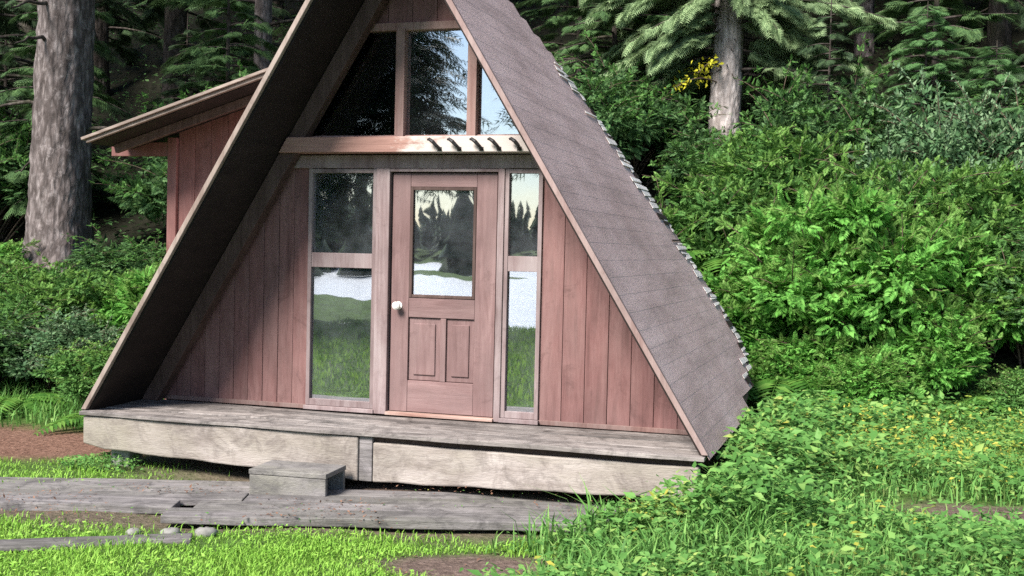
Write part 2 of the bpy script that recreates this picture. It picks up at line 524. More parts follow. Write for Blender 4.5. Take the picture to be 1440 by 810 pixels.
# ------------------------------------------------------------------ terrain
def sstep(a, b, x):
    t = np.clip((x-a)/(b-a), 0, 1)
    return t*t*(3-2*t)
def softp(x, k=.5):
    return np.where(x/k > 30, x, k*np.log1p(np.exp(np.clip(x/k, -40, 40))))
def hgt(x, y):
    x = np.asarray(x, float); y = np.asarray(y, float)
    r = sstep(-4.5, .5, x)
    y0 = 3.1+2.6*r
    h = -.5+(.43+.15*r)*softp(y-y0, .6)+.16*softp(y-13, 1.)
    h = np.minimum(h, 34+.02*y)
    h = h+.03*np.sin(x*1.7+.4*y)*np.cos(y*1.3-.5*x)+.015*np.sin(x*4.1+1)*np.sin(y*3.7)
    h = h+.10*sstep(1.7, 3.2, x)*sstep(-3, -.5, y)*(1-sstep(4, 6, y))
    lake = sstep(-17, -22, y+1.6*np.sin(.42*x+1)+.7*np.sin(1.3*x)+.35*np.sin(3.1*x+2))*(1-sstep(-172, -190, y))
    bars = np.clip(np.sin(.05*x+.6*np.sin(.07*y))*np.sin(.11*y+.03*x+2)-.45, 0, 1)
    h = h*(1-lake)+(-3.2+5.5*bars)*lake
    far = sstep(-178, -200, y)
    h = h+far*(1.5+.03*np.clip(-y-190, 0, 300))
    under = sstep(2.75, 2.45, np.abs(x))*sstep(-.15, .1, y)*sstep(4.6, 4.2, y)
    return h+under*.05

def bump_region(x, y, cx, cy, rx, ry, ang=0, soft=.35):
    c, s = math.cos(ang), math.sin(ang)
    u = ((x-cx)*c+(y-cy)*s)/rx
    v = (-(x-cx)*s+(y-cy)*c)/ry
    return 1-sstep(1-soft, 1+soft, np.sqrt(u*u+v*v))
def zones(x, y):
    """bare-soil, needle-litter, forest-floor amounts on the ground"""
    n = .35*np.sin(5.3*x+2*np.sin(3.1*y))*np.sin(4.7*y+1.3*x)+.2*np.sin(13*x+3)*np.sin(11*y)
    wx, wy = x+.16*n, y+.16*n
    mud = bump_region(wx, wy, 1.35, -1.62, .52, .34, .2)
    path = bump_region(wx, wy, 5.1, .62, 1.25, .46, .06)
    walk = bump_region(wx, wy, -.3, -.75, 3.6, .72, .27, .25)
    soil = np.maximum(np.maximum(mud, path), np.maximum(walk*.85, bump_region(wx, wy, 0, 2, 2.8, 2.7)))
    litter = bump_region(wx, wy, -4.2, .75, 1.9, .75, .1)
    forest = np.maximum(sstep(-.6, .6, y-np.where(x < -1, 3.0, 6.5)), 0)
    return soil, litter, forest

def axis_pts(lo, hi, n0, n1, step):
    near = np.arange(n0, n1+1e-6, step)
    a, d, out = n0, step, []
    while a > lo:
        d *= 1.22; a -= d; out.append(max(a, lo))
    b, d, out2 = n1, step, []
    while b < hi:
        d *= 1.22; b += d; out2.append(min(b, hi))
    return np.array(out[::-1]+list(near)+out2)
gx = axis_pts(-500, 500, -9, 9, .1)
gy = axis_pts(-600, 400, -4.5, 12, .1)
X, Y = np.meshgrid(gx, gy)
Z = hgt(X, Y)
nx, ny = len(gx), len(gy)
gv = np.stack([X, Y, Z], -1).reshape(-1, 3)
ii = (np.arange(ny-1)[:, None]*nx+np.arange(nx-1)[None]).ravel()
gf = np.stack([ii, ii+1, ii+nx+1, ii+nx], 1)
def ground_mat():
    t = NT('ground_soil_and_turf')
    v = t.coords((1, 1, 1), vary=False)
    def attr(nm):
        a = t.n('ShaderNodeAttribute')
        a.attribute_name = nm
        return a.outputs['Fac']
    n1 = t.noise(v, 3.5, 6, .65)
    n2 = t.noise(v, 22, 5, .65)
    turf = t.ramp(n1, [(.3, (.035, .06, .015)), (.6, (.07, .13, .025)), (.8, (.11, .17, .035))])
    soil = t.ramp(n2, [(.3, (.06, .042, .033)), (.55, (.13, .092, .075)), (.75, (.21, .155, .13))])
    lit = t.ramp(n2, [(.3, (.08, .042, .028)), (.55, (.17, .095, .066)), (.75, (.26, .165, .12))])
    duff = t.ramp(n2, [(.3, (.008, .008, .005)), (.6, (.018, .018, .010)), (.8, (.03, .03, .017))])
    c = t.mix(attr('soil'), turf, soil)
    c = t.mix(attr('litter'), c, lit)
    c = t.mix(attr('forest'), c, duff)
    return t.done(t.bsdf(c, .95, t.bump(n2, .8, .05), .15))
M['ground'] = ground_mat()
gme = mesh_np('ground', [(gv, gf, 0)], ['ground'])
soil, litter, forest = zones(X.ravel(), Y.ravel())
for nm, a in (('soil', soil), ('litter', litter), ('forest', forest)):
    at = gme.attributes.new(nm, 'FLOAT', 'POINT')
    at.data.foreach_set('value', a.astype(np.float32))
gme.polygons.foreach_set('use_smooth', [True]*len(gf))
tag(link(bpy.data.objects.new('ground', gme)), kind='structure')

def water_mat():
    t = NT('lake_water')
    n = t.noise(t.coords((.35, 1.2, 1), vary=False), 1.2, 4, .6)
    return t.done(t.bsdf((.33, .37, .41), .3, t.bump(n, .5, .25), .9))
M['water'] = water_mat()
wm = MB().add([(-450, -400, -1.15), (450, -400, -1.15), (450, -12, -1.15), (-450, -12, -1.15)], [(0, 1, 2, 3)])
tag(wm.build('lake', 'water'), kind='structure')

# ------------------------------------------------------------------ the cabin
W, H = 2.6113, 4.2747
SL = math.hypot(W, H)
ux, uz = W/SL, -H/SL                    # down the right-hand slope
nxr, nzr = H/SL, W/SL                   # outward normal of the right-hand slope
def ins(frac):                          # clip planes for "inside fraction frac of the A"
    return [(1/W, 1/H, frac), (-1/W, 1/H, frac)]
BACK_S = [0, .58, 1.01, 1.45, 1.96, 2.46, 3.11, 3.82, 4.32, 4.61, 4.80, 4.93, 5.01]
BACK_Y = [1.65, 2.33, 2.9, 3.27, 3.68, 3.95, 4.28, 4.49, 4.62, 4.42, 3.75, 3.05, 2.2]
def yb(s):
    return float(np.interp(s, BACK_S, BACK_Y))

cabin = empty('cabin')
tag(cabin, 'brown A-frame cabin with porch deck, glazed door and side annex', 'cabin')

def slope_pt(side, s, y, off):
    return (side*(s*ux+off*nxr), y, H+s*uz+off*nzr)
TH = .05
for side in (1, -1):
    # sheathing slab
    mb = MB()
    ss = BACK_S[:]
    if side == 1:
        pass
    n = len(ss)
    e0 = .0
    pts_o = [slope_pt(side, s, .0, 0) for s in ss]+[slope_pt(side, s, yb(s), 0) for s in ss]
    pts_i = [slope_pt(side, s, .0, -TH) for s in ss]+[slope_pt(side, s, yb(s), -TH) for s in ss]
    vs = pts_o+pts_i
    fs = []
    for i in range(n-1):
        fs += [(i, i+1, n+i+1, n+i), (2*n+i, 3*n+i, 3*n+i+1, 2*n+i+1), (i, 2*n+i, 2*n+i+1, i+1), (n+i, n+i+1, 3*n+i+1, 3*n+i)]
    fs += [(0, n, 3*n, 2*n), (n-1, 3*n-1, 4*n-1, 2*n-1)]
    if side == -1:
        fs = [f[::-1] for f in fs]
    mb.add(vs, fs)
    roof = mb.build('roof', 'soffit', cabin)
    # shingle courses
    nc = 34
    ex = 5.03/nc
    for c in range(nc):
        s0, s1 = c*ex, (c+1)*ex+.012
        mb = MB()
        yend = yb((s0+s1)/2)+random.uniform(-.03, .03)
        y = -.035
        cj = random.uniform(-.003, .003)
        while y < yend:
            w_ = random.uniform(.18, .34)
            y1 = min(y+w_, yend)
            if yend-y1 < .08: y1 = yend
            j = random.uniform(-.002, .002)+cj
            t0, t1 = .0025, .0031
            a = [slope_pt(side, s0, y+.0004, .001), slope_pt(side, s0, y1-.0004, .001), slope_pt(side, s1+j, y1-.0004, .001), slope_pt(side, s1+j, y+.0004, .001)]
            b = [slope_pt(side, s0, y+.0004, t0), slope_pt(side, s0, y1-.0004, t0), slope_pt(side, s1+j, y1-.0004, t1), slope_pt(side, s1+j, y+.0004, t1)]
            if side == 1: mb.hexa(a[::-1]+b[::-1])
            else: mb.hexa(a+b)
            y = y1
        mb.build('shingle_course', 'shingle', roof)
        if side == 1 and c >= 8 and c < nc-1:
            k0 = s0
            while k0 < s1-.03:
                k1 = min(s1, k0+random.uniform(.02, .09))
                if random.random() < .88:
                    ya, ye = yend-random.uniform(.10, .55), yend+random.uniform(-.07, .0)
                    lift = random.uniform(.0, .006)
                    sk = random.uniform(-.02, .02)
                    p = [slope_pt(1, k0, ya, .010), slope_pt(1, k1, ya, .010), slope_pt(1, k1+sk, ye, .008+lift), slope_pt(1, k0+.3*(k1-k0)+sk, ye, .008+lift*.7)]
                    q = [slope_pt(1, k0, ya, .014), slope_pt(1, k1, ya, .016), slope_pt(1, k1+sk, ye, .018+lift), slope_pt(1, k0+.3*(k1-k0)+sk, ye, .016+lift*.7)]
                    MB().hexa(p+q).build('edge_shingle', 'edge_shingle' if random.random() < .8 else 'soffit', roof, .002)
                k0 = k1+random.uniform(-.01, .02)
    # barge boards along the front edge
    def strip(f0, f1, y0, y1, name, mat, bev=.004):
        outer = [(side*W*f1, 0), (0, H*f1), (0, H*f0), (side*W*f0, 0)]
        poly = [(side*W*f0, .004), (side*W*f1, .004), (0, H*f1), (0, H*f0)]
        if side == -1: poly = poly[::-1]
        MB().prism(poly, y0, y1).build(name, mat, roof, bev)
    if side == 1:
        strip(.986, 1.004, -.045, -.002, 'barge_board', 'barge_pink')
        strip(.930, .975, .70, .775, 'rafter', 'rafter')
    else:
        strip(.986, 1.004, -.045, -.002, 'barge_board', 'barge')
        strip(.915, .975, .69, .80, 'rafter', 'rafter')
# rear wall, leaning with the roof's rear edge
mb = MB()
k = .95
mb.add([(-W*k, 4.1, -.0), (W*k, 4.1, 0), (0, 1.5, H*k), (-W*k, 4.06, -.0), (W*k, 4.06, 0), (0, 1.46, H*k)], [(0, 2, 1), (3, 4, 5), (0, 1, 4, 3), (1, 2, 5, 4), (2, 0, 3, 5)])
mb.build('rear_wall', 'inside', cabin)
MB().box(-2.45, 2.45, .93, 4.0, -.06, -.004).build('inner_floor', 'inside', cabin)

# front wall: boards either side and in the gable
IN = .974
walls = []
for x0, x1, z0, z1 in ((-2.46, -1.0, .01, 2.09), (1.12, 2.46, .01, 2.09), (-1.0, 1.0, 3.28, 4.2)):
    walls.append(MB().prism(clip(rect(x0, x1, z0, z1), ins(IN-.004)), .875, .905).build('front_wall', 'inside', cabin))
def boards(x0, x1, z0, z1, parent, w, mat='siding', planes=(), yf=.85, name='board'):
    nb = max(1, round((x1-x0)/w))
    e = np.linspace(x0, x1, nb+1)
    for i in range(nb):
        p = clip(rect(e[i]+.002, e[i+1]-.002, z0, z1), list(planes))
        if len(p) < 3: continue
        d = random.uniform(-.003, .003)
        MB().prism(p, yf+d, yf+.022).build(name, mat, parent, .003)
boards(-2.44, -.985, .035, 2.085, walls[0], .145, planes=ins(IN))
boards(1.115, 2.44, .035, 2.085, walls[1], .19, planes=ins(IN))
boards(-.5, .6, 3.29, 4.1, walls[2], .22, planes=ins(IN))
MB().box(-2.42, -.99, .835, .872, .002, .04).build('base_trim', 'trim', walls[0], .003)
MB().box(1.12, 2.42, .835, .872, .002, .04).build('base_trim', 'trim', walls[1], .003)

# cross beam and header trim
p = clip(rect(-1.4, 1.4, 2.205, 2.335), ins(IN-.002))
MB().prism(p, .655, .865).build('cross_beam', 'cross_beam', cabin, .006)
p = clip(rect(-1.4, 1.4, 2.085, 2.195), ins(IN-.002))
MB().prism(p, .815, .868).build('header_trim', 'frame', cabin, .004)
for x in (.25, .42, .61, .76, .93):
    hk = MB()
    j = random.uniform(-.012, .012)
    hk.tube([(x+.03, 0.652, 2.225), (x+.035, 0.635, 2.235), (x+.02+j, 0.615, 2.255), (x-.005+j, 0.600, 2.285), (x-.035+j, 0.600, 2.305), (x-.05+j, 0.605, 2.30)], [.011, .013, .015, .016, .014, .009], 7)
    hk.box(x+.012, x+.05, .744, 0.654, 2.212, 2.245)
    hk.build('coat_hook', 'iron', cabin, smooth=False)

# gable glazing
GP = ins(.970)
def gpane(x0, x1, z0, z1):
    p = clip(rect(x0, x1, z0, z1), GP)
    return MB().prism(p, .872, .878)
gw = MB()
gw.box(-.185, -.105, .80, .885, 2.335, 3.25).box(.455, .535, .80, .885, 2.335, 3.25)
gw.box(-.56, .60, .815, .884, 3.235, 3.30)
gw.prism(clip(rect(-1.2, 1.2, 2.337, 2.362), GP), .825, .884)
gable = gw.build('gable_window', 'trim', cabin, .004)
gpane(-.105, .455, 2.36, 3.24).build('pane', 'gable_glass', gable)
gpane(-1.3, -.185, 2.36, 3.24).build('pane', 'shade_glass', gable)
gpane(.535, 1.3, 2.36, 3.24).build('pane', 'gable_glass', gable)
for sd in (-1, 1):
    f1, f0 = .972, .950
    poly = clip([(sd*W*f0, 0), (sd*W*f1, 0), (0, H*f1), (0, H*f0)][::sd], [(0, -1, -2.362), (0, 1, 3.234)])
    MB().prism(poly, .83, .868).build('rake_trim', 'trim' if sd > 0 else 'soffit', gable, .003)  # left trim takes the dark soffit tone, shade put into its colour

# sidelights
def sidelight(x0, x1, zmid0, zmid1, mat='frame'):
    f = MB()
    a = .035
    f.box(x0, x0+a, .825, .89, .04, 2.083).box(x1-a, x1, .825, .89, .04, 2.083)
    f.box(x0+a, x1-a, .828, .888, 2.045, 2.08).box(x0+a, x1-a, .828, .888, .04, .095)
    w_ = f.build('sidelight', mat, cabin, .003)
    MB().box(x0+a, x1-a, .83, .886, zmid0, zmid1).build('rail', mat, w_, .003)
    MB().box(x0-.01, x1+.01, .80, .885, .003, .038).build('sill', mat, w_, .004)
    MB().box(x0+a-.004, x1-a+.004, .858, .864, .09, zmid0+.004).build('pane', 'glass', w_)
    MB().box(x0+a-.004, x1-a+.004, .860, .866, zmid1-.004, 2.05).build('pane', 'glass', w_)
sidelight(-.985, -.345, 1.235, 1.36)
sidelight(.795, 1.115, 1.245, 1.37)
# door frame
df = MB()
df.box(-.343, -.222, .812, .905, .003, 2.083).box(.738, .793, .812, .905, .003, 2.083)
df.box(-.222, .738, .815, .90, 2.055, 2.082)
df = df.build('door_frame', 'frame', cabin, .004)
MB().box(-.222, .738, .79, .885, .003, .03).build('threshold', 'beam', df, .004)
# door
d = MB()
y0, y1 = .848, .892
d.box(-.205, -.045, y0, y1, .035, 2.045).box(.545, .722, y0, y1, .035, 2.045)
door = d.build('door', 'door', cabin, .004)
for z0, z1 in ((1.93, 2.044), (.835, 1.0), (.036, .30)):
    MB().box(-.044, .544, y0+.002, y1, z0, z1).build('rail', 'doorx', door, .004)
MB().box(.245, .295, y0+.001, y1, .302, .833).build('muntin', 'door', door, .004)
for x0, x1 in ((-.043, .243), (.297, .543)):
    mb = MB()
    mb.box(x0, x1, y0+.020, y1-.004, .303, .832)
    mb.box(x0+.045, x1-.045, y0+.008, y0+.022, .35, .785)
    mb.build('panel', 'door', door, .006)
wf = MB()
wf.box(-.043, -.018, y0-.004, y1-.002, 1.002, 1.928).box(.518, .543, y0-.004, y1-.002, 1.002, 1.928)
wf.box(-.018, .518, y0-.004, y1-.002, 1.002, 1.027).box(-.018, .518, y0-.004, y1-.002, 1.903, 1.928)
wf.build('window_bead', 'rafter', door, .003)
MB().box(-.02, .52, .868, .874, 1.02, 1.91).build('pane', 'glass', door)
kb = MB()
kb.tube([(-.135, .848, .93), (-.135, .84, .93)], [.034, .034], 14)
kb.tube([(-.135, .84, .93), (-.135, .805, .93)], [.013, .012], 10)
kb.tube([(-.135, .812, .93), (-.135, .80, .93), (-.135, .782, .93), (-.135, .772, .93)], [.016, .033, .033, .018], 14)
kb.build('door_knob', 'knob', door, smooth=False)

# deck
dk = MB()
for x in np.linspace(-2.45, 2.45, 8):
    dk.box(x-.02, x+.02, .0, .9, -.20, -.038)
dk.box(-2.5, 2.5, .86, .92, -.30, -.04)
deck = dk.build('deck', 'rafter', cabin)
ye = [-.10, .045, .20, .345, .50, .655, .806]
for i in range(6):
    mb = MB()
    xe = 2.60-.0*i
    sag = random.uniform(-.004, .004)
    nseg = 14
    xs = np.linspace(-xe, xe, nseg+1)
    vs, fs = [], []
    for kx, x in enumerate(xs):
        w0 = ye[i]+.003+(.012*math.sin(kx*1.9) if i == 0 else 0)
        zz = sag+.006*math.sin(x*1.3+i)
        for (yy, z) in ((w0, -.036), (ye[i+1]-.004, -.036), (ye[i+1]-.004, zz-.002), (w0, zz-.002)):
            vs.append((x, yy, z))
    for kx in range(nseg):
        b = kx*4
        for q in range(4):
            fs.append((b+q, b+(q+1) % 4, b+4+(q+1) % 4, b+4+q))
    fs += [(3, 2, 1, 0), tuple(nseg*4+q for q in range(4))]
    mb.add(vs, [f[::-1] for f in fs])
    mb.build('plank', 'deck', deck, .004)
def beam_irregular(x0, x1, yf, z0a, z1a, z0b, z1b, name, mat, parent, depth=.09):
    n = 12
    vs, fs = [], []
    for i in range(n+1):
        t = i/n
        x = x0+(x1-x0)*t
        a = z0a+(z0b-z0a)*t+.006*math.sin(i*2.1+x0)
        b = z1a+(z1b-z1a)*t+.003*math.sin(i*1.7+x0)
        if i == 0 and x0 < -2: a += .035
        vs += [(x, yf+.004*math.sin(i*1.3), a), (x, yf+depth, a), (x, yf+depth, b), (x, yf+.004*math.sin(i), b)]
    for i in range(n):
        b = i*4
        for q in range(4):
            fs.append((b+q, b+4+q, b+4+(q+1) % 4, b+(q+1) % 4))
    fs += [(0, 1, 2, 3), tuple(n*4+q for q in (3, 2, 1, 0))]
    return MB().add(vs, [f[::-1] for f in fs]).build(name, mat, parent, .012)
beam_irregular(-2.575, -.06, -.075, -.305, -.042, -.385, -.042, 'fascia_beam', 'fascia', deck)
beam_irregular(.055, 2.56, -.055, -.392, -.085, -.315, -.085, 'fascia_beam', 'fascia', deck)
MB().box(-.057, .052, -.058, .03, -.388, -.042).build('joint_block', 'plank', deck, .006)
MB().box(.0, 2.5, -.02, .03, -.083, -.04).build('ledger', 'rafter', deck)
for x, y in ((-2.28, .12), (-1.0, .65), (1.2, .65), (2.3, .5)):
    MB().box(x-.09, x+.09, y-.1, y+.1, -.62, -.30).build('footing_block', 'block', deck, .012)

# annex on the left
an = MB()
an.box(-3.10, -1.6, 2.03, 2.06, -.4, 2.5)
annex = an.build('annex', 'inside', cabin)
boards(-3.06, -1.75, -.45, 2.95, annex, .2, 'annex', [(-.31, 1, 3.50)], 2.0)
MB().box(-3.17, -3.065, 1.965, 2.07, -.5, 2.475).build('corner_post', 'annex', annex, .005)
MB().box(-3.85, -3.17, 1.985, 2.05, 2.29, 2.43).build('header_beam', 'annex', annex, .005)
# sloping roof: eave on the left, rising to the A-frame
ra, rb_ = (-3.62, 2.40), (-1.55, 3.035)
def annex_slab(t0, t1, y0, y1, name, mat, ext=0, bev=.004):
    dx, dz = rb_[0]-ra[0], rb_[1]-ra[1]
    l = math.hypot(dx, dz); ox, oz = -dz/l, dx/l
    a = (ra[0]-dx/l*ext, ra[1]-dz/l*ext)
    p = [(a[0]+ox*t0, a[1]+oz*t0), (rb_[0]+ox*t0, rb_[1]+oz*t0), (rb_[0]+ox*t1, rb_[1]+oz*t1), (a[0]+ox*t1, a[1]+oz*t1)]
    return MB().prism(p, y0, y1).build(name, mat, annex, bev)
annex_slab(-.045, -.003, 1.34, 4.4, 'roof_deck', 'soffit', 0)
annex_slab(0, .028, 1.27, 4.5, 'roof_covering', 'annex_roof', .05)
annex_slab(-.035, -.003, 1.295, 1.335, 'fascia_board', 'annex_roof', .02)
for yy in (1.62, 2.6, 3.4):
    annex_slab(-.13, -.048, yy, yy+.05, 'rafter', 'rafter', -.05)
MB().box(-3.10, -3.06, 2.07, 4.2, -.5, 2.45).build('side_wall', 'annex', annex)

# ------------------------------------------------------------------ step and walkway planks
st = empty('step', (-.42, -.36, -.44), math.radians(4))
tag(st, 'low grey box step with open end in front of the porch deck', 'step')
MB().box(-.31, .31, -.20, .20, .145, .183).build('tread', 'step', st, .006)
MB().box(-.305, .305, -.196, -.155, -.03, .143).build('front_board', 'step', st, .006)
MB().box(-.305, .305, .155, .196, -.03, .143).build('rear_board', 'step', st, .006)
MB().box(-.303, -.265, -.152, .152, -.03, .142).build('end_board', 'step', st, .006)

O = Vector((-.83, -1.53)); A17 = math.radians(17.8)
def wplank(s0, s1, off, wid, top, label, ang=A17, origin=O, thick=.06, mat='plank'):
    u = Vector((math.cos(ang), math.sin(ang))); nn = Vector((-u.y, u.x))
    c = origin+u*((s0+s1)/2)+nn*off
    L = (s1-s0)/2
    n = 10
    vs, fs = [], []
    ph = random.uniform(0, 6)
    for i in range(n+1):
        x = -L+2*L*i/n
        if i in (0, n): x += random.uniform(-.03, .03)
        w0 = -wid/2+.012*math.sin(i*1.7+ph); w1 = wid/2+.008*math.sin(i*2.3+ph)
        z = .008*math.sin(x*1.1+ph)
        vs += [(x, w0, -thick), (x, w1, -thick), (x+.0, w1, z), (x, w0, z-.004)]
    for i in range(n):
        b = i*4
        for q in range(4):
            fs.append((b+q, b+4+q, b+4+(q+1) % 4, b+(q+1) % 4))
    fs += [(0, 1, 2, 3), tuple(n*4+q for q in (3, 2, 1, 0))]
    o = MB().add(vs, [f[::-1] for f in fs]).build('walkway_plank', mat, None, .008)
    o.location = (c.x, c.y, top)
    o.rotation_euler.z = ang
    tag(o, label, 'plank', 'planks of the walkway before the porch')
wplank(.0, 3.25, .13, .24, -.415, 'front walkway plank right of the step, edging the bright lawn')
wplank(.12, 3.3, .385, .25, -.425, 'second walkway plank from the lawn, right of the step')
wplank(.45, 3.3, .645, .25, -.43, 'walkway plank just under the step, third from the lawn')
wplank(.75, 3.0, .90, .24, -.435, 'walkway plank nearest the porch fascia beam, right of the step')
wplank(-2.7, -.04, .50, .22, -.44, 'walkway plank left of the step, nearest the lawn strip')
wplank(-2.9, .42, .735, .23, -.43, 'middle walkway plank left of the step')
wplank(-2.9, .72, .975, .23, -.44, 'walkway plank left of the step, nearest the porch')
wplank(-2.7, .55, 1.21, .22, -.45, 'walkway plank in the soil at the left, right against the porch')
wplank(-1.2, 1.05, 0, .20, -.455, 'lone grey plank lying in the lawn at lower left', math.radians(29), Vector((-1.35, -2.33)), .04)
def stone(x, y, r, label):
    g = np.random.default_rng(int(1000*abs(x*y)))
    mb = MB()
    nu, nvv = 9, 6
    vs, fs = [], []
    for i in range(nvv+1):
        th = math.pi*i/nvv
        for k in range(nu):
            ph = 2*math.pi*k/nu
            rr = r*(1+g.uniform(-.18, .18))
            vs.append((1.3*rr*math.sin(th)*math.cos(ph), rr*math.sin(th)*math.sin(ph), .7*rr*math.cos(th)))
    for i in range(nvv):
        for k in range(nu):
            fs.append((i*nu+k, (i+1)*nu+k, (i+1)*nu+(k+1) % nu, i*nu+(k+1) % nu))
    o = mb.add(vs, fs).build('stone', 'stone', None, 0, True)
    o.location = (x, y, float(hgt(x, y))+.25*r)
    o.rotation_euler.z = g.uniform(0, 6)
    tag(o, label, 'stone', 'stones at the end of the walkway')
stone(-.62, -1.72, .055, 'small stone under the left end of the front walkway plank')
stone(-.42, -1.62, .06, 'pale stone beside the front walkway plank, rightmost of the three')
stone(-.86, -1.78, .045, 'leftmost small stone, between lone plank and walkway')

# ------------------------------------------------------------------ grass and ground cover
def blades(n, xf, yf, lmin, lmax, wid, seed, keep, lean=.5):
    g = np.random.default_rng(seed)
    x = g.uniform(*xf, n); y = g.uniform(*yf, n)
    k = g.random(n) < keep(x, y)
    x, y = x[k], y[k]
    n = len(x)
    z = hgt(x, y)-.005
    a = g.uniform(0, 2*np.pi, n)
    ln = g.uniform(lmin, lmax, n)*(.75+.5*np.sin(x*3+1.1*np.sin(y*2.3))**2)
    le = g.uniform(.15, 1, n)*lean*ln
    dx, dy = np.cos(a), np.sin(a)
    px, py = -dy*wid*.5, dx*wid*.5
    P = np.stack([x, y, z], 1)
    V = np.empty((n, 5, 3))
    off = np.stack([px, py, np.zeros(n)], 1)*g.uniform(.7, 1.4, n)[:, None]
    mid = P+np.stack([dx*le*.3, dy*le*.3, ln*.6], 1)
    tip = P+np.stack([dx*le, dy*le, ln*(1-.15*lean)], 1)
    V[:, 0] = P-off; V[:, 1] = P+off; V[:, 2] = mid+off*.75; V[:, 3] = mid-off*.75; V[:, 4] = tip
    F = np.array([(0, 1, 2), (0, 2, 3), (3, 2, 4)])
    F = (F[None]+(np.arange(n)*5)[:, None, None]).reshape(-1, 3)
    return V.reshape(-1, 3), F
def cover(n, xf, yf, size, seed, keep, hmax, up=1.0, tv=LEAF_V, tf=LEAF_F):
    g = np.random.default_rng(seed)
    x = g.uniform(*xf, n); y = g.uniform(*yf, n)
    k = g.random(n) < keep(x, y)
    x, y = x[k], y[k]; n = len(x)
    hh = hmax*(.35+.65*np.clip(.5+.5*np.sin(2.1*x+1.7*np.sin(1.9*y))*np.cos(2.6*y-.8*x), 0, 1))
    z = hgt(x, y)+hh*g.random(n)**.7
    d = rdir(n, g); d[:, 2] *= .35
    nn = rdir(n, g)*.55; nn[:, 2] += up; nn[:, 1] -= .25
    return scatter(tv, tf, np.stack([x, y, z], 1), frames(d, nn), size[0]+(size[1]-size[0])*g.random(n)**1.8*(.6+.8*(hh/hmax)))

def lawn_keep(x, y):
    s, l, f = zones(x, y)
    edge = sstep(2.2, 1.55, x+.25*np.sin(3*y))
    behind_walk = sstep(-.2, .15, y-(-.55+.32*(x+.83)))
    patch = .35+.5*np.sin(2.3*x+1.3*np.sin(1.7*y))*np.sin(2.9*y+.7)+.3*np.sin(7.1*x+2*np.sin(5*y))*np.sin(6.3*y+x)
    return np.clip(1-1.15*s, 0, 1)*(1-l)*edge*(1-behind_walk*.75)*np.clip(.35+patch, 0, 1)
lv, lf = blades(270000, (-8, 2.2), (-4.2, .2), .018, .062, .007, 1, lawn_keep, 1.2)
far_v, far_f = blades(60000, (-9, 10), (-18, -4), .06, .14, .02, 2, lambda x, y: np.full(len(x), .9), .7)
cl = cover(60000, (-4, 2.1), (-4.2, -.2), (.012, .036), 12, lambda x, y: lawn_keep(x, y)*sstep(.0, .6, np.sin(3.1*x+1.4*y)*np.cos(2.2*y-1.7*x)+.25), .06)
o = link(bpy.data.objects.new('lawn_grass', mesh_np('lawn_grass', [(lv, lf, 0), (far_v, far_f, 0), (*cl, 0)], ['grass'])))
tag(o, 'short bright green lawn grass in front of the walkway', 'grass', kind='stuff')

def rough_keep(x, y):
    s, l, f = zones(x, y)
    return np.clip(1-1.3*s, 0, 1)*sstep(1.45, 2.0, x+.25*np.sin(3*y))*(1-sstep(5.2, 6.2, y))*(1-((np.abs(x) < 2.62) & (y > -.1) & (y < 4.7)))
b1 = blades(38000, (1.3, 8.5), (-2.6, 6.2), .07, .22, .011, 3, rough_keep, 1.1)
def tuft_keep(x, y):
    return rough_keep(x, y)*bump_region(x, y, 2.5, -1.1, .9, .75, .1)
b2 = blades(4500, (1.4, 3.6), (-2.3, .3), .14, .28, .014, 4, tuft_keep, 1.1)
def corner_keep(x, y):
    return rough_keep(x, y)*bump_region(x, y, 2.55, -.45, .75, .5, .3)
b4 = blades(4200, (1.5, 3.8), (-1.4, .5), .18, .40, .015, 14, corner_keep, 1.2)
def left_keep(x, y):
    s, l, f = zones(x, y)
    return (1-l)*.5*sstep(-2.6, -2.75, x)*sstep(.6, 1.3, y+.08*x+.4)*(1-sstep(4, 6, y))
b3 = blades(26000, (-9, -2.6), (.4, 6), .08, .25, .012, 5, left_keep, .9)
o = link(bpy.data.objects.new('rough_grass', mesh_np('rough_grass', [(*b1, 0), (*b2, 0), (*b3, 0), (*b4, 0)], ['rough_grass'])))
tag(o, 'long rough grass growing round the right corner of the porch', 'grass', kind='stuff')

def weed_keep(x, y):
    return rough_keep(x, y)*(.35+.65*sstep(-.1, .5, np.sin(1.7*x+.9*y)*np.cos(1.1*x-2.1*y)+.35))
w1 = cover(95000, (1.4, 8.5), (-2.6, 6.4), (.03, .085), 6, weed_keep, .34)
w4 = cover(15000, (1.5, 3.8), (-1.6, .6), (.03, .11), 15, corner_keep, .42)
w5 = cover(16000, (2.6, 8), (1.2, 5.6), (.05, .13), 16, lambda x, y: rough_keep(x, y)*sstep(.1, .5, np.sin(1.9*x+.6*y+1)*np.cos(1.5*y-.9*x)+.2), .5)
w6 = cover(9000, (2.5, 3.5), (-.2, 5.4), (.04, .12), 17, lambda x, y: bump_region(x, y, 2.95, 2.4, .42, 3.2)*((x > 2.64) | (y > 4.5)), .55)
w7 = cover(900, (-4, 2.2), (-1.9, .2), (.012, .03), 18, lambda x, y: bump_region(x, y, -.3, -.85, 3.4, .75, .29), .12)
w2 = cover(9000, (-9, -2.7), (.8, 5), (.03, .08), 7, left_keep, .22)
w3 = cover(2600, (-2.75, -2.0), (-.35, .35), (.02, .05), 71, lambda x, y: bump_region(x, y, -2.45, -.05, .38, .2)*.9, .16)
o = link(bpy.data.objects.new('weeds', mesh_np('weeds', [(*w1, 0), (*w2, 0), (*w3, 0), (*w4, 0), (*w5, 0), (*w6, 0), (*w7, 0)], ['weed'])))
tag(o, 'leafy green weeds covering the ground beside the cabin', 'weeds', kind='stuff')
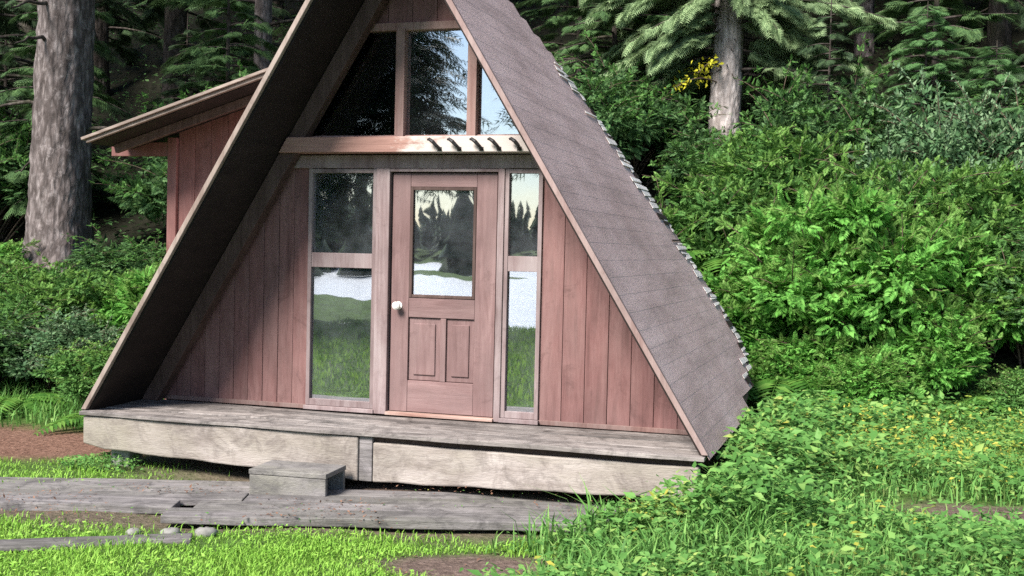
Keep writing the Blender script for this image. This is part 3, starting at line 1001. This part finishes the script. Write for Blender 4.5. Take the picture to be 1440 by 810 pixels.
def yel_keep(x, y):
    band = bump_region(x, y, 4.6, 3.0, 2.9, 1.5, .1)*.9
    sp = sstep(.55, .8, np.sin(3.7*x+1.1*y)*np.cos(2.9*y-1.3*x))
    return rough_keep(x, y)*np.clip(band*.75+sp*.5, 0, 1)
y1 = cover(30000, (1.4, 8.5), (-2.4, 5.5), (.02, .06), 8, yel_keep, .50)
o = link(bpy.data.objects.new('yellowing_weeds', mesh_np('yellowing_weeds', [(*y1, 0)], ['yellow_weed'])))
tag(o, 'yellowing autumn weeds in the grass right of the cabin', 'weeds', kind='stuff')
def lit_keep(x, y):
    s, l, f = zones(x, y)
    return np.clip(l*.8+.5*bump_region(x, y, 1.35, -1.62, .6, .36, .2)+.10*f, 0, 1)
n_ = cover(14000, (-9, 9), (-2.5, 9), (.02, .05), 9, lit_keep, .012, 3.0)
def deb_keep(x, y):
    return bump_region(x, y, -.3, -.85, 3.6, .62, .29)*sstep(-.1, .5, np.sin(2.7*x+1.9*y)*np.cos(3.3*y-1.1*x)+.1)
db = cover(5000, (-4, 2.4), (-2.2, .3), (.012, .035), 19, deb_keep, .012, 4.0)
db[0][:, 2] += .085
o = link(bpy.data.objects.new('leaf_litter', mesh_np('leaf_litter', [(*n_, 0), (*db, 0)], ['litter'])))
tag(o, 'reddish brown fallen leaves and needles on bare soil', 'leaf litter', kind='stuff')
def under_keep(x, y):
    s, l, f = zones(x, y)
    return f*(.35+.65*sstep(-.2, .4, np.sin(.9*x+.5*y)*np.cos(.7*y-.4*x)+.1))
uc = cover(90000, (-22, 16), (3.5, 26), (.06, .16), 10, under_keep, .55)
o = link(bpy.data.objects.new('forest_undergrowth', mesh_np('forest_undergrowth', [(*uc, 0)], ['leaf_dark'])))
tag(o, 'dark leafy undergrowth on the shaded forest slope', 'undergrowth', kind='stuff')

# ------------------------------------------------------------------ trees
def trunk_mesh(name, h, r, seed, mat, flare=1.5, nu=40, nz=70, wob=.06):
    g = np.random.default_rng(seed)
    t = np.linspace(0, 1, nz)**1.5
    z = -.5+t*(h+.5)
    rr = r*(1-.85*np.clip((z)/h, 0, 1))*(1+(flare-1)*np.exp(-np.clip(z, 0, None)/.45))
    th = np.linspace(0, 2*np.pi, nu, endpoint=False)
    ph = g.uniform(0, 6, 6)
    cx = wob*r*2*np.sin(z*.5+ph[0]); cy = wob*r*2*np.sin(z*.43+ph[1])
    n = (np.sin(3*th[None]+ph[2]+.2*z[:, None])*.05+np.sin(5*th[None]+ph[3])*.05*np.exp(-np.clip(z, 0, None)/.7)[:, None]
         + g.normal(0, .032, (nz, nu)))
    R = rr[:, None]*(1+n)
    V = np.stack([cx[:, None]+R*np.cos(th)[None], cy[:, None]+R*np.sin(th)[None], np.broadcast_to(z[:, None], R.shape)], -1).reshape(-1, 3)
    i = np.arange(nz-1)[:, None]*nu; k = np.arange(nu)[None]; k2 = (k+1) % nu
    F = np.stack([i+k, i+k2, i+nu+k2, i+nu+k], -1).reshape(-1, 4)
    me = mesh_np(name, [(V, F, 0)], [mat])
    me.polygons.foreach_set('use_smooth', [True]*len(F))
    return me

def tubes_np(paths, n=4):
    out = []
    for P, R in paths:
        P = np.asarray(P, float)
        d = np.gradient(P, axis=0)
        d /= np.linalg.norm(d, axis=1, keepdims=True)+1e-9
        a = np.cross(d, np.array([.13, .2, 1.]))
        a /= np.linalg.norm(a, axis=1, keepdims=True)+1e-9
        b = np.cross(d, a)
        th = np.linspace(0, 2*np.pi, n, endpoint=False)
        V = P[:, None]+np.asarray(R)[:, None, None]*(a[:, None]*np.cos(th)[None, :, None]+b[:, None]*np.sin(th)[None, :, None])
        m_ = len(P)
        i = np.arange(m_-1)[:, None]*n; k = np.arange(n)[None]; k2 = (k+1) % n
        F = np.stack([i+k, i+k2, i+n+k2, i+n+k], -1).reshape(-1, 4)
        out.append((V.reshape(-1, 3), F))
    return merge(out)

def crown_mesh(name, seed, h, z0, nb, lmax, droop, spray, needles, density=9., dead=0, az_bias=None, lmin=.35, conc=1.15, clear=None, more=()):
    g = np.random.default_rng(seed)
    paths, T, D, N, S = [], [], [], [], []
    for i in range(nb+len(more)):
        t = (i+g.random())/nb
        z = z0+(h-z0-.3)*t**conc
        prof = max(0, 1-(z-z0)/(h-z0))**.75
        L = lmax*max(lmin*.4, prof)*g.uniform(.65, 1.1)
        az = i*2.39996+g.uniform(-.5, .5)
        dr = droop*g.uniform(.6, 1.4)
        if i >= nb: z, az, L, dr = more[i-nb]
        k = 8
        s = np.linspace(0, 1, k)
        out = np.array([np.cos(az), np.sin(az), 0])
        side = np.array([-np.sin(az), np.cos(az), 0])
        bend = g.uniform(-.15, .15)
        P = np.array([0, 0, z])[None]+L*(s[:, None]*out[None]+(bend*s*s)[:, None]*side[None])
        P[:, 2] += L*(.12*s-dr*s*s+.12*dr*s**4)
        paths.append((P, .028*(L/2)**.5*(1-.85*s)+.003))
        if g.random() < dead: continue
        if i < nb and clear is not None and z < clear[1]:
            if abs((az-clear[0]+math.pi) % (2*math.pi)-math.pi) < clear[2]:
                paths[-1] = (np.array([0, 0, z])[None]+(P-np.array([0, 0, z]))*.16, paths[-1][1]*.6)
                continue
        m_ = int(density*L*(1 if i < nb else 3.2))+3
        for _ in range(m_):
            u = g.uniform(.16, 1.0)**.8
            p = np.array([np.interp(u, s, P[:, c]) for c in range(3)])
            tang = out*1.0+np.array([0, 0, .12-2*dr*u])
            sg = g.choice((-1, 1))
            d = tang*g.uniform(.5, 1)+side*sg*g.uniform(.35, 1.1)*(1.05-.6*u)+np.array([0, 0, -g.uniform(.0, .55)*(.4+dr)])
            off = d/np.linalg.norm(d)*g.uniform(0, .35)*L*.3*(1.1-u)
            T.append(p+off); D.append(d)
            N.append(np.array([0, 0, 1.])+g.normal(0, .35, 3)); S.append(spray*g.uniform(.6, 1.25)*(.75+.25*(1-u)))
    T, D, N, S = map(np.array, (T, D, N, S))
    sv, sf = scatter(SPR_V, SPR_F, T, frames(D, N), S)
    bv, bf = tubes_np(paths)
    return mesh_np(name, [(sv, sf, 0), (bv, bf, 1)], [needles, 'bark_dark'])

def place_tree(name, x, y, trunk, crown, label, cat='tree', group=None, rz=0, s=1.0, extra=()):
    r = empty(name, (x, y, float(hgt(x, y))), rz)
    r.scale = (s, s, s)
    tag(r, label, cat, group)
    if trunk: link(bpy.data.objects.new('trunk', trunk), r)
    if crown: link(bpy.data.objects.new('crown', crown), r)
    for nm, me in extra: link(bpy.data.objects.new(nm, me), r)
    return r

# large spruce on the left: bare lower trunk with dead branches
tk = trunk_mesh('trunk', 24, .44, 21, 'bark_big', 1.35, 56, 120)
cr = crown_mesh('crown', 22, 24, 5.2, 60, 4.0, .35, .62, 'needle_mid', 7)
g = np.random.default_rng(8)
dp = []
for z, az, L in ((4.6, 3.6, 1.3), (4.1, -.9, .9), (3.4, -1.9, .7), (2.5, 3.3, 1.1), (2.15, -.15, .9), (3.9, 4.4, .8), (4.9, -1.3, 1.1), (1.7, 2.9, .6)):
    s = np.linspace(0, 1, 7)
    P = np.stack([(.35+L*s)*math.cos(az)+.1*s*s, (.35+L*s)*math.sin(az), z+.25*s*L-.5*s*s*L], 1)+g.normal(0, .02, (7, 3))
    dp.append((P, .03*(1-.8*s)+.004))
place_tree('spruce_tree', -7.85, 6.3, tk, cr, 'large spruce with thick scaly grey trunk left of the cabin', rz=.2, extra=[('dead_branch', mesh_np('dead_branch', [(*tubes_np([q_], 6), 0)], ['bark_dark'])) for q_ in dp])

# pale-trunked spruce behind the roof, boughs hanging either side of the trunk
tk = trunk_mesh('trunk', 20, .275, 31, 'bark_pale', 1.0, 40, 110)
cr = crown_mesh('crown', 33, 20, 1.3, 110, 2.6, .50, .42, 'needle_light', 24, 0, None, .35, 1.9, (-1.44, 3.4, .95), [(2.5, 3.0, 2.1, .60), (2.1, -2.75, 2.0, .58), (1.8, 3.3, 2.1, .62), (1.5, 2.85, 1.7, .60), (2.3, -2.5, 1.5, .65), (2.9, 3.15, 2.4, .5), (2.7, -2.2, 1.3, .7), (3.1, 2.7, 2.0, .6), (1.95, -2.9, 2.2, .5), (1.6, -3.0, 1.9, .55), (3.2, -2.9, 2.3, .55),
      (2.3, .1, 1.9, .5), (2.6, -.45, 1.7, .55), (1.9, .3, 1.6, .5), (2.9, -.15, 2.1, .5), (3.1, -.8, 1.5, .6), (2.2, -.25, 1.4, .6), (2.9, -1.3, 1.0, .8), (3.2, -1.7, 1.2, .7), (3.0, -2.6, 1.9, .6), (2.4, 3.25, 2.3, .55), (1.3, 3.05, 1.6, .5), (2.0, -2.45, 1.4, .6), (3.4, 3.4, 2.4, .5), (2.5, -.7, 1.3, .7), (1.7, .05, 1.3, .55)])
paths, T, D = [], [], []
g = np.random.default_rng(3)
for az, L, z in ((-2.35, 1.0, 1.15), (-1.95, .8, 1.4), (-2.7, .75, 1.3)):
    s = np.linspace(0, 1, 7)
    P = np.stack([.2*math.cos(az)+L*s*math.cos(az), .2*math.sin(az)+L*s*math.sin(az), z+.35*s*L-.6*s*s*L], 1)
    paths.append((P, .012*(1-.7*s)+.003))
    for _ in range(55):
        u = g.uniform(.2, 1)
        T.append([np.interp(u, s, P[:, c]) for c in range(3)]+g.normal(0, .06, 3)); D.append(g.normal(0, 1, 3)+np.array([math.cos(az), math.sin(az), -.5]))
T, D = np.array(T), np.array(D)
yv = scatter(LEAF_V, LEAF_F, T, frames(D, rdir(len(T), g)+np.array([0, -.6, .8])), g.uniform(.06, .11, len(T)))
yb_me = mesh_np('yellow_bough', [(*yv, 0), (*tubes_np(paths), 1)], ['yellow_leaf', 'stem'])
place_tree('spruce_tree', 1.15, 12, tk, cr, 'pale-trunked spruce with drooping boughs and a yellow sprig behind the roof', rz=0, extra=[('yellow_bough', yb_me)])

# forest kinds
KT = [trunk_mesh('trunk', 19, .21, 41, 'bark_dark', 1.3, 24, 50), trunk_mesh('trunk', 21, .26, 42, 'bark_dark', 1.3, 24, 50), trunk_mesh('trunk', 17, .16, 43, 'bark_big', 1.2, 24, 50)]
KC = [crown_mesh('crown', 51, 19, 1.4, 105, 2.9, .38, .44, 'needle_dark', 17, .05),
      crown_mesh('crown', 52, 21, 2.6, 100, 3.3, .45, .46, 'needle_dark', 17, .08),
      crown_mesh('crown', 53, 17, 1.0, 100, 2.4, .30, .42, 'needle_mid', 17, .03)]
# young conifers, leafy to the ground
YC = [crown_mesh('crown', 61, 4.6, .15, 70, 1.5, .28, .32, 'needle_mid', 20, 0, None, .2), crown_mesh('crown', 62, 3.4, .1, 60, 1.2, .25, .28, 'needle_dark', 22, 0, None, .2)]
YT = [trunk_mesh('trunk', 4.6, .06, 63, 'bark_dark', 1.2, 10, 14), trunk_mesh('trunk', 3.4, .045, 64, 'bark_dark', 1.2, 10, 14)]

place_tree('hemlock_tree', 3.35, 15.2, KT[2], KC[2], 'slim grey-trunked conifer standing right of the pale-trunked spruce', rz=1.0, s=1.05)
place_tree('hemlock_tree', -6.9, 10.4, KT[2], KC[2], 'green conifer with feathery boughs above the annex roof', rz=2.2, s=1.1)
G_F = 'dark conifers of the forest behind the cabin'
spots = []
gr = np.random.default_rng(77)
def px_of(x, y, z):
    d_ = Vector((x-CX, y-CY, z-CZ))
    zz = d_.dot(fwd)
    return 720+FPX*d_.dot(r2)/zz
cand = [(-12.2, 9.5), (-10.2, 12.6), (-13.5, 14.5), (-8.0, 14.5), (-16.5, 13), (-5.2, 16.2), (-11.2, 18.5), (-1.0, 16.0), (-.2, 19.5), (-2.9, 19.2), (5.6, 14.0), (6.9, 17.5), (1.6, 17.8), (4.4, 19.6), (9.2, 14.6), (-18.8, 18.5), (-15.0, 21), (7.5, 22), (2.6, 23.5), (-2.2, 24), (-8.5, 23), (11, 19.5)]
ORD = ['first', 'second', 'third', 'fourth', 'fifth', 'sixth', 'seventh', 'eighth', 'ninth', 'tenth', 'eleventh', 'twelfth', 'thirteenth', 'fourteenth']
def side_labels(pts, what):
    out = {}
    for lo, hi, where in ((-9999, 560, 'left of the A-frame roof'), (560, 9999, 'right of the A-frame roof')):
        row = sorted((p for p in pts if lo <= px_of(p[0], p[1], 3) < hi), key=lambda p: px_of(p[0], p[1], 3))
        for k_, p in enumerate(row):
            out[p] = '%s %s, %s from the left' % (what, where, ORD[k_])
    return out
LBF = side_labels(cand, 'dark forest conifer')
for i, (x, y) in enumerate(cand):
    LBL = LBF[(x, y)]
    k_ = i % 2
    place_tree('forest_conifer', x, y, KT[k_], KC[k_], LBL, group=G_F, rz=gr.uniform(0, 6.28), s=gr.uniform(.85, 1.15))
young = [(-9.6, 8.2), (-11.6, 7.6), (-6.4, 8.4), (-13.2, 11.2), (-.9, 12.2), (2.9, 10.6), (4.5, 12.0), (6.2, 11.2), (7.4, 13.4), (-8.6, 10.6), (-2.0, 14.0), (.2, 14.3), (8.0, 10.6), (-15, 10.5)]
LBS = side_labels(young, 'young conifer with boughs to the ground')
for i, (x, y) in enumerate(young):
    LBY = LBS[(x, y)]
    k_ = i % 2
    place_tree('young_conifer', x, y, YT[k_], YC[k_], LBY, group='young conifers at the forest edge', rz=gr.uniform(0, 6.28), s=gr.uniform(.8, 1.25))

YB = crown_mesh('crown', 65, 3.6, .1, 80, 1.35, .22, .30, 'needle_young', 24, 0, None, .2)
for x, y, sc, lb in ((5.2, 9.3, .85, 'bright young conifer rising behind the dark hollow at right'), (6.3, 9.7, 1.0, 'bright young conifer nearest the right picture edge'), (4.3, 10.4, .9, 'bright young conifer just right of the pale-trunked spruce'), (7.2, 10.9, 1.1, 'tall bright young conifer at the upper right corner')):
    place_tree('young_conifer', x, y, YT[1], YB, lb, group='bright young conifers right of the cabin', rz=x*3, s=sc)

# ------------------------------------------------------------------ shrubs and ferns
def shrub_mesh(seed, rx, ry, rz_, lobes, per, size, mat, pin=True, lobe_r=(.18, .34)):
    g = np.random.default_rng(seed)
    T, D, N, S, paths, young_ = [], [], [], [], [], []
    R0 = min(rx, ry)
    for i in range(lobes):
        v = rdir(1, g)[0]
        v[2] = abs(v[2])*1.05-.12
        f = g.uniform(.4, 1.08)
        c = np.array([v[0]*rx*f, v[1]*ry*f, rz_*(.34+.62*v[2]*f)])
        lr = R0*g.uniform(*lobe_r)
        s = np.linspace(0, 1, 7)[:, None]
        b = np.array([g.normal(0, .12), g.normal(0, .12), -.1])
        P = b*(1-s)+c*s+np.array([0, 0, .3])*np.sin(np.pi*s)*g.uniform(.3, 1)
        paths.append((P, .016*(1-.75*s[:, 0])+.004))
        n = per
        u = rdir(n, g)
        u[:, 2] = u[:, 2]*.8+.18
        p = c+u*lr*g.uniform(.45, 1.08, (n, 1))*np.array([1.1, 1.1, .75])
        d = u+g.normal(0, .5, (n, 3)); d[:, 2] -= .25
        nn = u*.8+g.normal(0, .45, (n, 3))+np.array([0, -.15, .75])
        T.append(p); D.append(d); N.append(nn); S.append(g.uniform(*size, n)*g.uniform(.75, 1.25)); young_.append(np.zeros(n, bool))
        for _ in range(3):
            v2 = u[g.integers(n)]*np.array([1, 1, .7])+np.array([0, 0, .55])
            v2 /= np.linalg.norm(v2)
            ln = g.uniform(.25, .75)*R0
            ss_ = np.linspace(0, 1, 6)
            Q = c+(lr*.6+ss_[:, None]*ln)*v2+np.array([0, 0, -.25*ln])*(ss_**2)[:, None]
            paths.append((Q, .006*(1-.7*ss_)+.0015))
            k_ = max(8, per//6)
            tt = g.uniform(0, 1, k_)
            q = np.stack([np.interp(tt, ss_, Q[:, cc]) for cc in range(3)], 1)
            T.append(q); D.append(v2*.6+g.normal(0, .7, (k_, 3))); N.append(g.normal(0, .4, (k_, 3))+np.array([0, -.1, .9])); S.append(g.uniform(*size, k_)*(1.0-.4*tt)); young_.append(np.ones(k_, bool))
    T, D, N, S = map(np.concatenate, (T, D, N, S))
    tv, tf = (PF_V, PF_F) if pin == 2 else (PIN_V, PIN_F) if pin else (LEAF_V, LEAF_F)
    R_ = frames(D, N)
    sh_ = np.concatenate(young_)
    p1 = scatter(tv, tf, T[~sh_], R_[~sh_], S[~sh_]); p2 = scatter(tv, tf, T[sh_], R_[sh_], S[sh_])
    return (mesh_np('foliage', [(*p1, 0), (*p2, 1)], [mat, {'leaf_dark': 'leaf_mid', 'leaf_mid': 'leaf_tip', 'leaf_bright': 'leaf_tip', 'leaf_blue': 'leaf_pale'}[mat]]), mesh_np('stem', [(*tubes_np(paths, 5), 0)], ['stem']))

def fern_mesh(seed, nf, L, mat):
    g = np.random.default_rng(seed)
    T, D, N, S, paths = [], [], [], [], []
    for i in range(nf):
        az = i*2.4+g.uniform(-.3, .3)
        l = L*g.uniform(.7, 1.1)
        s = np.linspace(0, 1, 22)
        el = g.uniform(.75, 1.25)
        out = np.array([math.cos(az), math.sin(az), 0]); side = np.array([-math.sin(az), math.cos(az), 0])
        r = l*(s*math.cos(el)+.45*s*s); z = l*(s*math.sin(el)-.72*s**2.2)
        P = r[:, None]*out+z[:, None]*np.array([0, 0, 1.])
        paths.append((P, .006*(1-.8*s)+.0015))
        tg = np.gradient(P, axis=0); tg /= np.linalg.norm(tg, axis=1, keepdims=True)
        for j in range(3, 22):
            pl = l*.26*math.sin(math.pi*(.12+.88*(1-s[j])**.75))+.02
            for sg in (1, -1):
                T.append(P[j]); D.append(side*sg+tg[j]*.35+np.array([0, 0, -.15])); N.append(np.cross(tg[j], side)*1.0+g.normal(0, .12, 3)+np.array([0, 0, .3])); S.append((pl, pl*.55, pl))
    v_, f_ = scatter(LEAF_V, LEAF_F, np.array(T), frames(np.array(D), np.array(N)), np.array(S))
    return (mesh_np('frond', [(v_, f_, 0)], [mat]), mesh_np('stem', [(*tubes_np(paths, 4), 0)], ['fern']))

SH = {
    'bright': shrub_mesh(101, 1.4, 1.1, 2.3, 90, 110, (.09, .20), 'leaf_bright', 2),
    'bright2': shrub_mesh(102, 1.0, .9, 1.6, 62, 105, (.09, .19), 'leaf_bright', 2),
    'mid': shrub_mesh(103, 1.2, 1.0, 1.9, 64, 105, (.085, .19), 'leaf_mid', 2),
    'mid2': shrub_mesh(104, .9, .8, 1.3, 50, 260, (.045, .09), 'leaf_mid', False),
    'dark': shrub_mesh(105, 1.4, 1.2, 2.2, 56, 110, (.08, .165), 'leaf_dark'),
    'blue': shrub_mesh(106, 1.0, .9, 1.5, 56, 260, (.045, .095), 'leaf_blue', False),
}
FE = [fern_mesh(111, 15, 1.1, 'fern'), fern_mesh(112, 12, .9, 'fern')]
def shrub(kind, x, y, label, s=1.0, rz=0., sz=1.0, name='shrub', dz=-.05):
    r = empty(name, (x, y, float(hgt(x, y))+dz), rz)
    r.scale = (s, s, s*sz)
    tag(r, label, 'shrub', 'shrubs round the cabin')
    f, st_ = SH[kind]
    link(bpy.data.objects.new('foliage', f), r)
    link(bpy.data.objects.new('stem', st_), r)
def fern(k_, x, y, label, s=1.0, rz=0., dz=0.):
    r = empty('fern', (x, y, float(hgt(x, y))-.02+dz), rz)
    r.scale = (s, s, s)
    tag(r, label, 'fern', 'ferns among the shrubs')
    f, st_ = FE[k_]
    link(bpy.data.objects.new('frond', f), r)
    link(bpy.data.objects.new('stem', st_), r)

# right of the cabin
shrub('bright', 3.35, 6.5, 'largest bright green feathery shrub right of the cabin roof', 1.0, .3, 1.0)
shrub('bright2', 2.55, 6.9, 'bright green shrub squeezed between cabin roof and the largest shrub', 1.0, 1.4, 1.0)
shrub('bright2', 4.15, 6.1, 'low bright green shrub on the right flank of the largest shrub', .75, 2.2, .95)
shrub('bright2', 3.0, 5.55, 'low bright green shrub in front of the largest one, beside the roof foot', .62, 3.2, .8)
shrub('bright2', 3.75, 5.25, 'lowest bright green shrub at the foot of the largest one', .55, .5, .8)
shrub('mid', 1.75, 7.9, 'mid green shrub just behind the lower roof edge', .95, 4.0, .95)
shrub('mid', 5.0, 8.3, 'mid green shrub behind the dark hollow at right', 1.0, .9, .95)
shrub('dark', 5.55, 6.9, 'dark green shrub over the hollow at the right edge', .85, 1.9, .85)
shrub('blue', 4.6, 8.9, 'bluish green shrub rising above the bright shrub', 1.25, .4, 1.25)
shrub('blue', 5.8, 9.8, 'bluish green shrub high on the slope at right edge', 1.1, 2.4, .9)
shrub('dark', 2.9, 9.6, 'dark green shrub at the foot of the pale-trunked spruce', 1.0, 3.0, 1.0)
shrub('mid', 3.9, 10.3, 'mid green shrub on the slope behind the bluish one', .9, 5.0, .75)
shrub('dark', 1.3, 10.2, 'dark shrub hiding the base of the pale trunk', .8, .6, .7)
shrub('dark', -.3, 10.8, 'dark shrub behind the upper roof edge', 1.0, 1.1, .9)
shrub('mid2', 6.6, 7.6, 'small-leaved green shrub beyond the right edge hollow', 1.2, 1.2, 1.2)
shrub('mid2', 5.3, 5.6, 'small low shrub in front of the dark hollow', .6, 2.0, .7)
shrub('mid', 2.35, 8.8, 'feathery green shrub between the largest shrub and the pale trunk', 1.05, 2.6, 1.0)
shrub('mid', 4.2, 7.6, 'feathery green shrub touching the right shoulder of the largest shrub', 1.0, 3.7, 1.1)
shrub('bright2', 4.9, 7.0, 'bright green shrub left of the dark hollow', .9, 4.4, 1.0)
shrub('dark', 5.6, 11.4, 'dark shrub under the conifers near the top right', .9, 2.7, .7)
shrub('bright2', 2.0, 6.4, 'bright green shrub pressed against the rear roof edge', .85, .1, .9)
# left of the cabin
shrub('bright2', -4.75, 4.3, 'bright green shrub leaning against the left roof slope', .72, .2, .9)
shrub('mid', -5.9, 4.1, 'mid green shrub below the big spruce trunk', .75, 1.3, .75)
shrub('blue', -5.35, 3.2, 'bluish green shrub beside the left porch corner', .8, 2.2, .75)
shrub('mid2', -7.0, 4.3, 'small-leaved green shrub at the left edge of the trunk', 1.0, 3.1, .9)
shrub('dark', -6.3, 2.9, 'dark green shrub low at the far left', .7, 4.1, .6)
shrub('bright2', -8.2, 5.1, 'light green shrub at the left picture edge', .8, 5.1, .8)
shrub('mid2', -4.35, 2.6, 'low small-leaved shrub close to the left roof foot', .75, .9, .75)
shrub('dark', -6.2, 5.6, 'dark shrub in the shade between big spruce trunk and annex', .7, 1.0, .55)
shrub('blue', -8.9, 4.6, 'bluish shrub low at the left picture edge', .8, 1.0, .8)
shrub('dark', -10.2, 7.4, 'dark shrub behind the big spruce on the left', 1.1, .9, .9)
shrub('dark', -5.6, 7.2, 'dark shrub in the shade behind the annex', 1.1, 2.9, .9)
# ferns
fern(0, 2.75, 5.6, 'arching fern between the roof foot and the bright shrub', 1.1, .4)
fern(1, 2.2, 6.6, 'fern with pale fronds beside the lower roof edge', 1.3, 1.7, .3)
fern(0, 2.0, 7.3, 'fern above the roof edge under the mid green shrub', 1.3, 2.9, .6)
fern(1, 4.55, 5.3, 'fern in front of the low bright shrub', .9, .8)
fern(0, 3.6, 5.3, 'fern at the foot of the largest bright shrub', .9, 5.0)
fern(1, -3.75, 1.75, 'small fern by the left foot of the roof', .7, .3)
fern(0, -5.2, 2.2, 'fern at the edge of the brown leaf litter', .7, 2.3)

# ------------------------------------------------------------------ far shore across the lake, added trees on the near shore (seen in the window glass)
g = np.random.default_rng(91)
T, S = [], []
for _ in range(1500):
    x = g.uniform(-260, 200); y = -192-g.uniform(0, 60)
    T.append((x, y, float(hgt(x, y))-.3)); S.append((2.6*g.uniform(.7, 1.3), 2.6*g.uniform(.7, 1.3), g.uniform(6, 10.5)))
for _ in range(70):
    x = g.uniform(-75, -34); y = -48-g.uniform(0, 60)
    T.append((x, y, -1.5)); S.append((2.4*g.uniform(.8, 1.3), 2.4*g.uniform(.8, 1.3), g.uniform(9, 15)))
cv, cf = [], []
nlev = 7
for l_ in range(nlev):
    zb = .04+.9*l_/nlev; zt = zb+.26*(1-.4*l_/nlev); rr = (1-zb)*.95
    b = len(cv)
    for k_ in range(8):
        a = 2*math.pi*k_/8+l_
        cv.append((rr*math.cos(a)*(1 if k_ % 2 else .7), rr*math.sin(a)*(1 if k_ % 2 else .7), zb))
    cv.append((0, 0, min(1, zt)))
    cf += [(b+k_, b+(k_+1) % 8, b+8) for k_ in range(8)]
T = np.array(T); n_ = len(T)
az = g.uniform(0, 6.28, n_)
R = np.zeros((n_, 3, 3)); R[:, 0, 0] = np.cos(az); R[:, 0, 1] = -np.sin(az); R[:, 1, 0] = np.sin(az); R[:, 1, 1] = np.cos(az); R[:, 2, 2] = 1
fv = scatter(np.array(cv), np.array(cf), T, R, np.array(S))
sp_T, sp_D, sp_S = [], [], []
for bx, by, hz, z0_, n0 in ((-8.2, -18.5, 9.6, 4.7, 520), (-11.0, -17.5, 9.6, 3.0, 1900), (-4.7, -21.0, 10.5, 5.0, 420), (-9.3, -20, 10.5, 4.4, 1800)):  # unseen near-shore trees added for reflections, two thickened to darken the left gable pane
    for _ in range(n0):
        t = g.random()**1.1; z = z0_+(hz-z0_)*t; L = 2.4*(1-t)**.7*g.uniform(.2, 1); a = g.uniform(0, 6.28)
        sp_T.append((bx+L*math.cos(a), by+L*math.sin(a), z-.8-.3*L)); sp_D.append((math.cos(a)+g.normal(0, .4), math.sin(a)+g.normal(0, .4), -.4)); sp_S.append(g.uniform(.5, .9))
ls = scatter(SPR2_V, SPR2_F, np.array(sp_T), frames(np.array(sp_D), np.array([0, 0, 1.])+g.normal(0, .3, (len(sp_T), 3))), np.array(sp_S))
lt = tubes_np([(np.array([(bx, by, -1.2), (bx+.1, by, hz*.5), (bx, by, hz-.8)]), (.16, .1, .02)) for bx, by, hz in ((-8.2, -18.5, 9.6), (-11.0, -17.5, 8.6), (-4.7, -21, 10.5), (-9.3, -20, 10.5))], 8)
o = link(bpy.data.objects.new('far_wood', mesh_np('far_wood', [(*fv, 0), (*ls, 0), (*lt, 1)], ['needle_dark', 'bark_dark'])))
tag(o, 'far-off conifer wood across the lake plus added near-shore trees, mirrored in the windows', 'wood', kind='stuff')
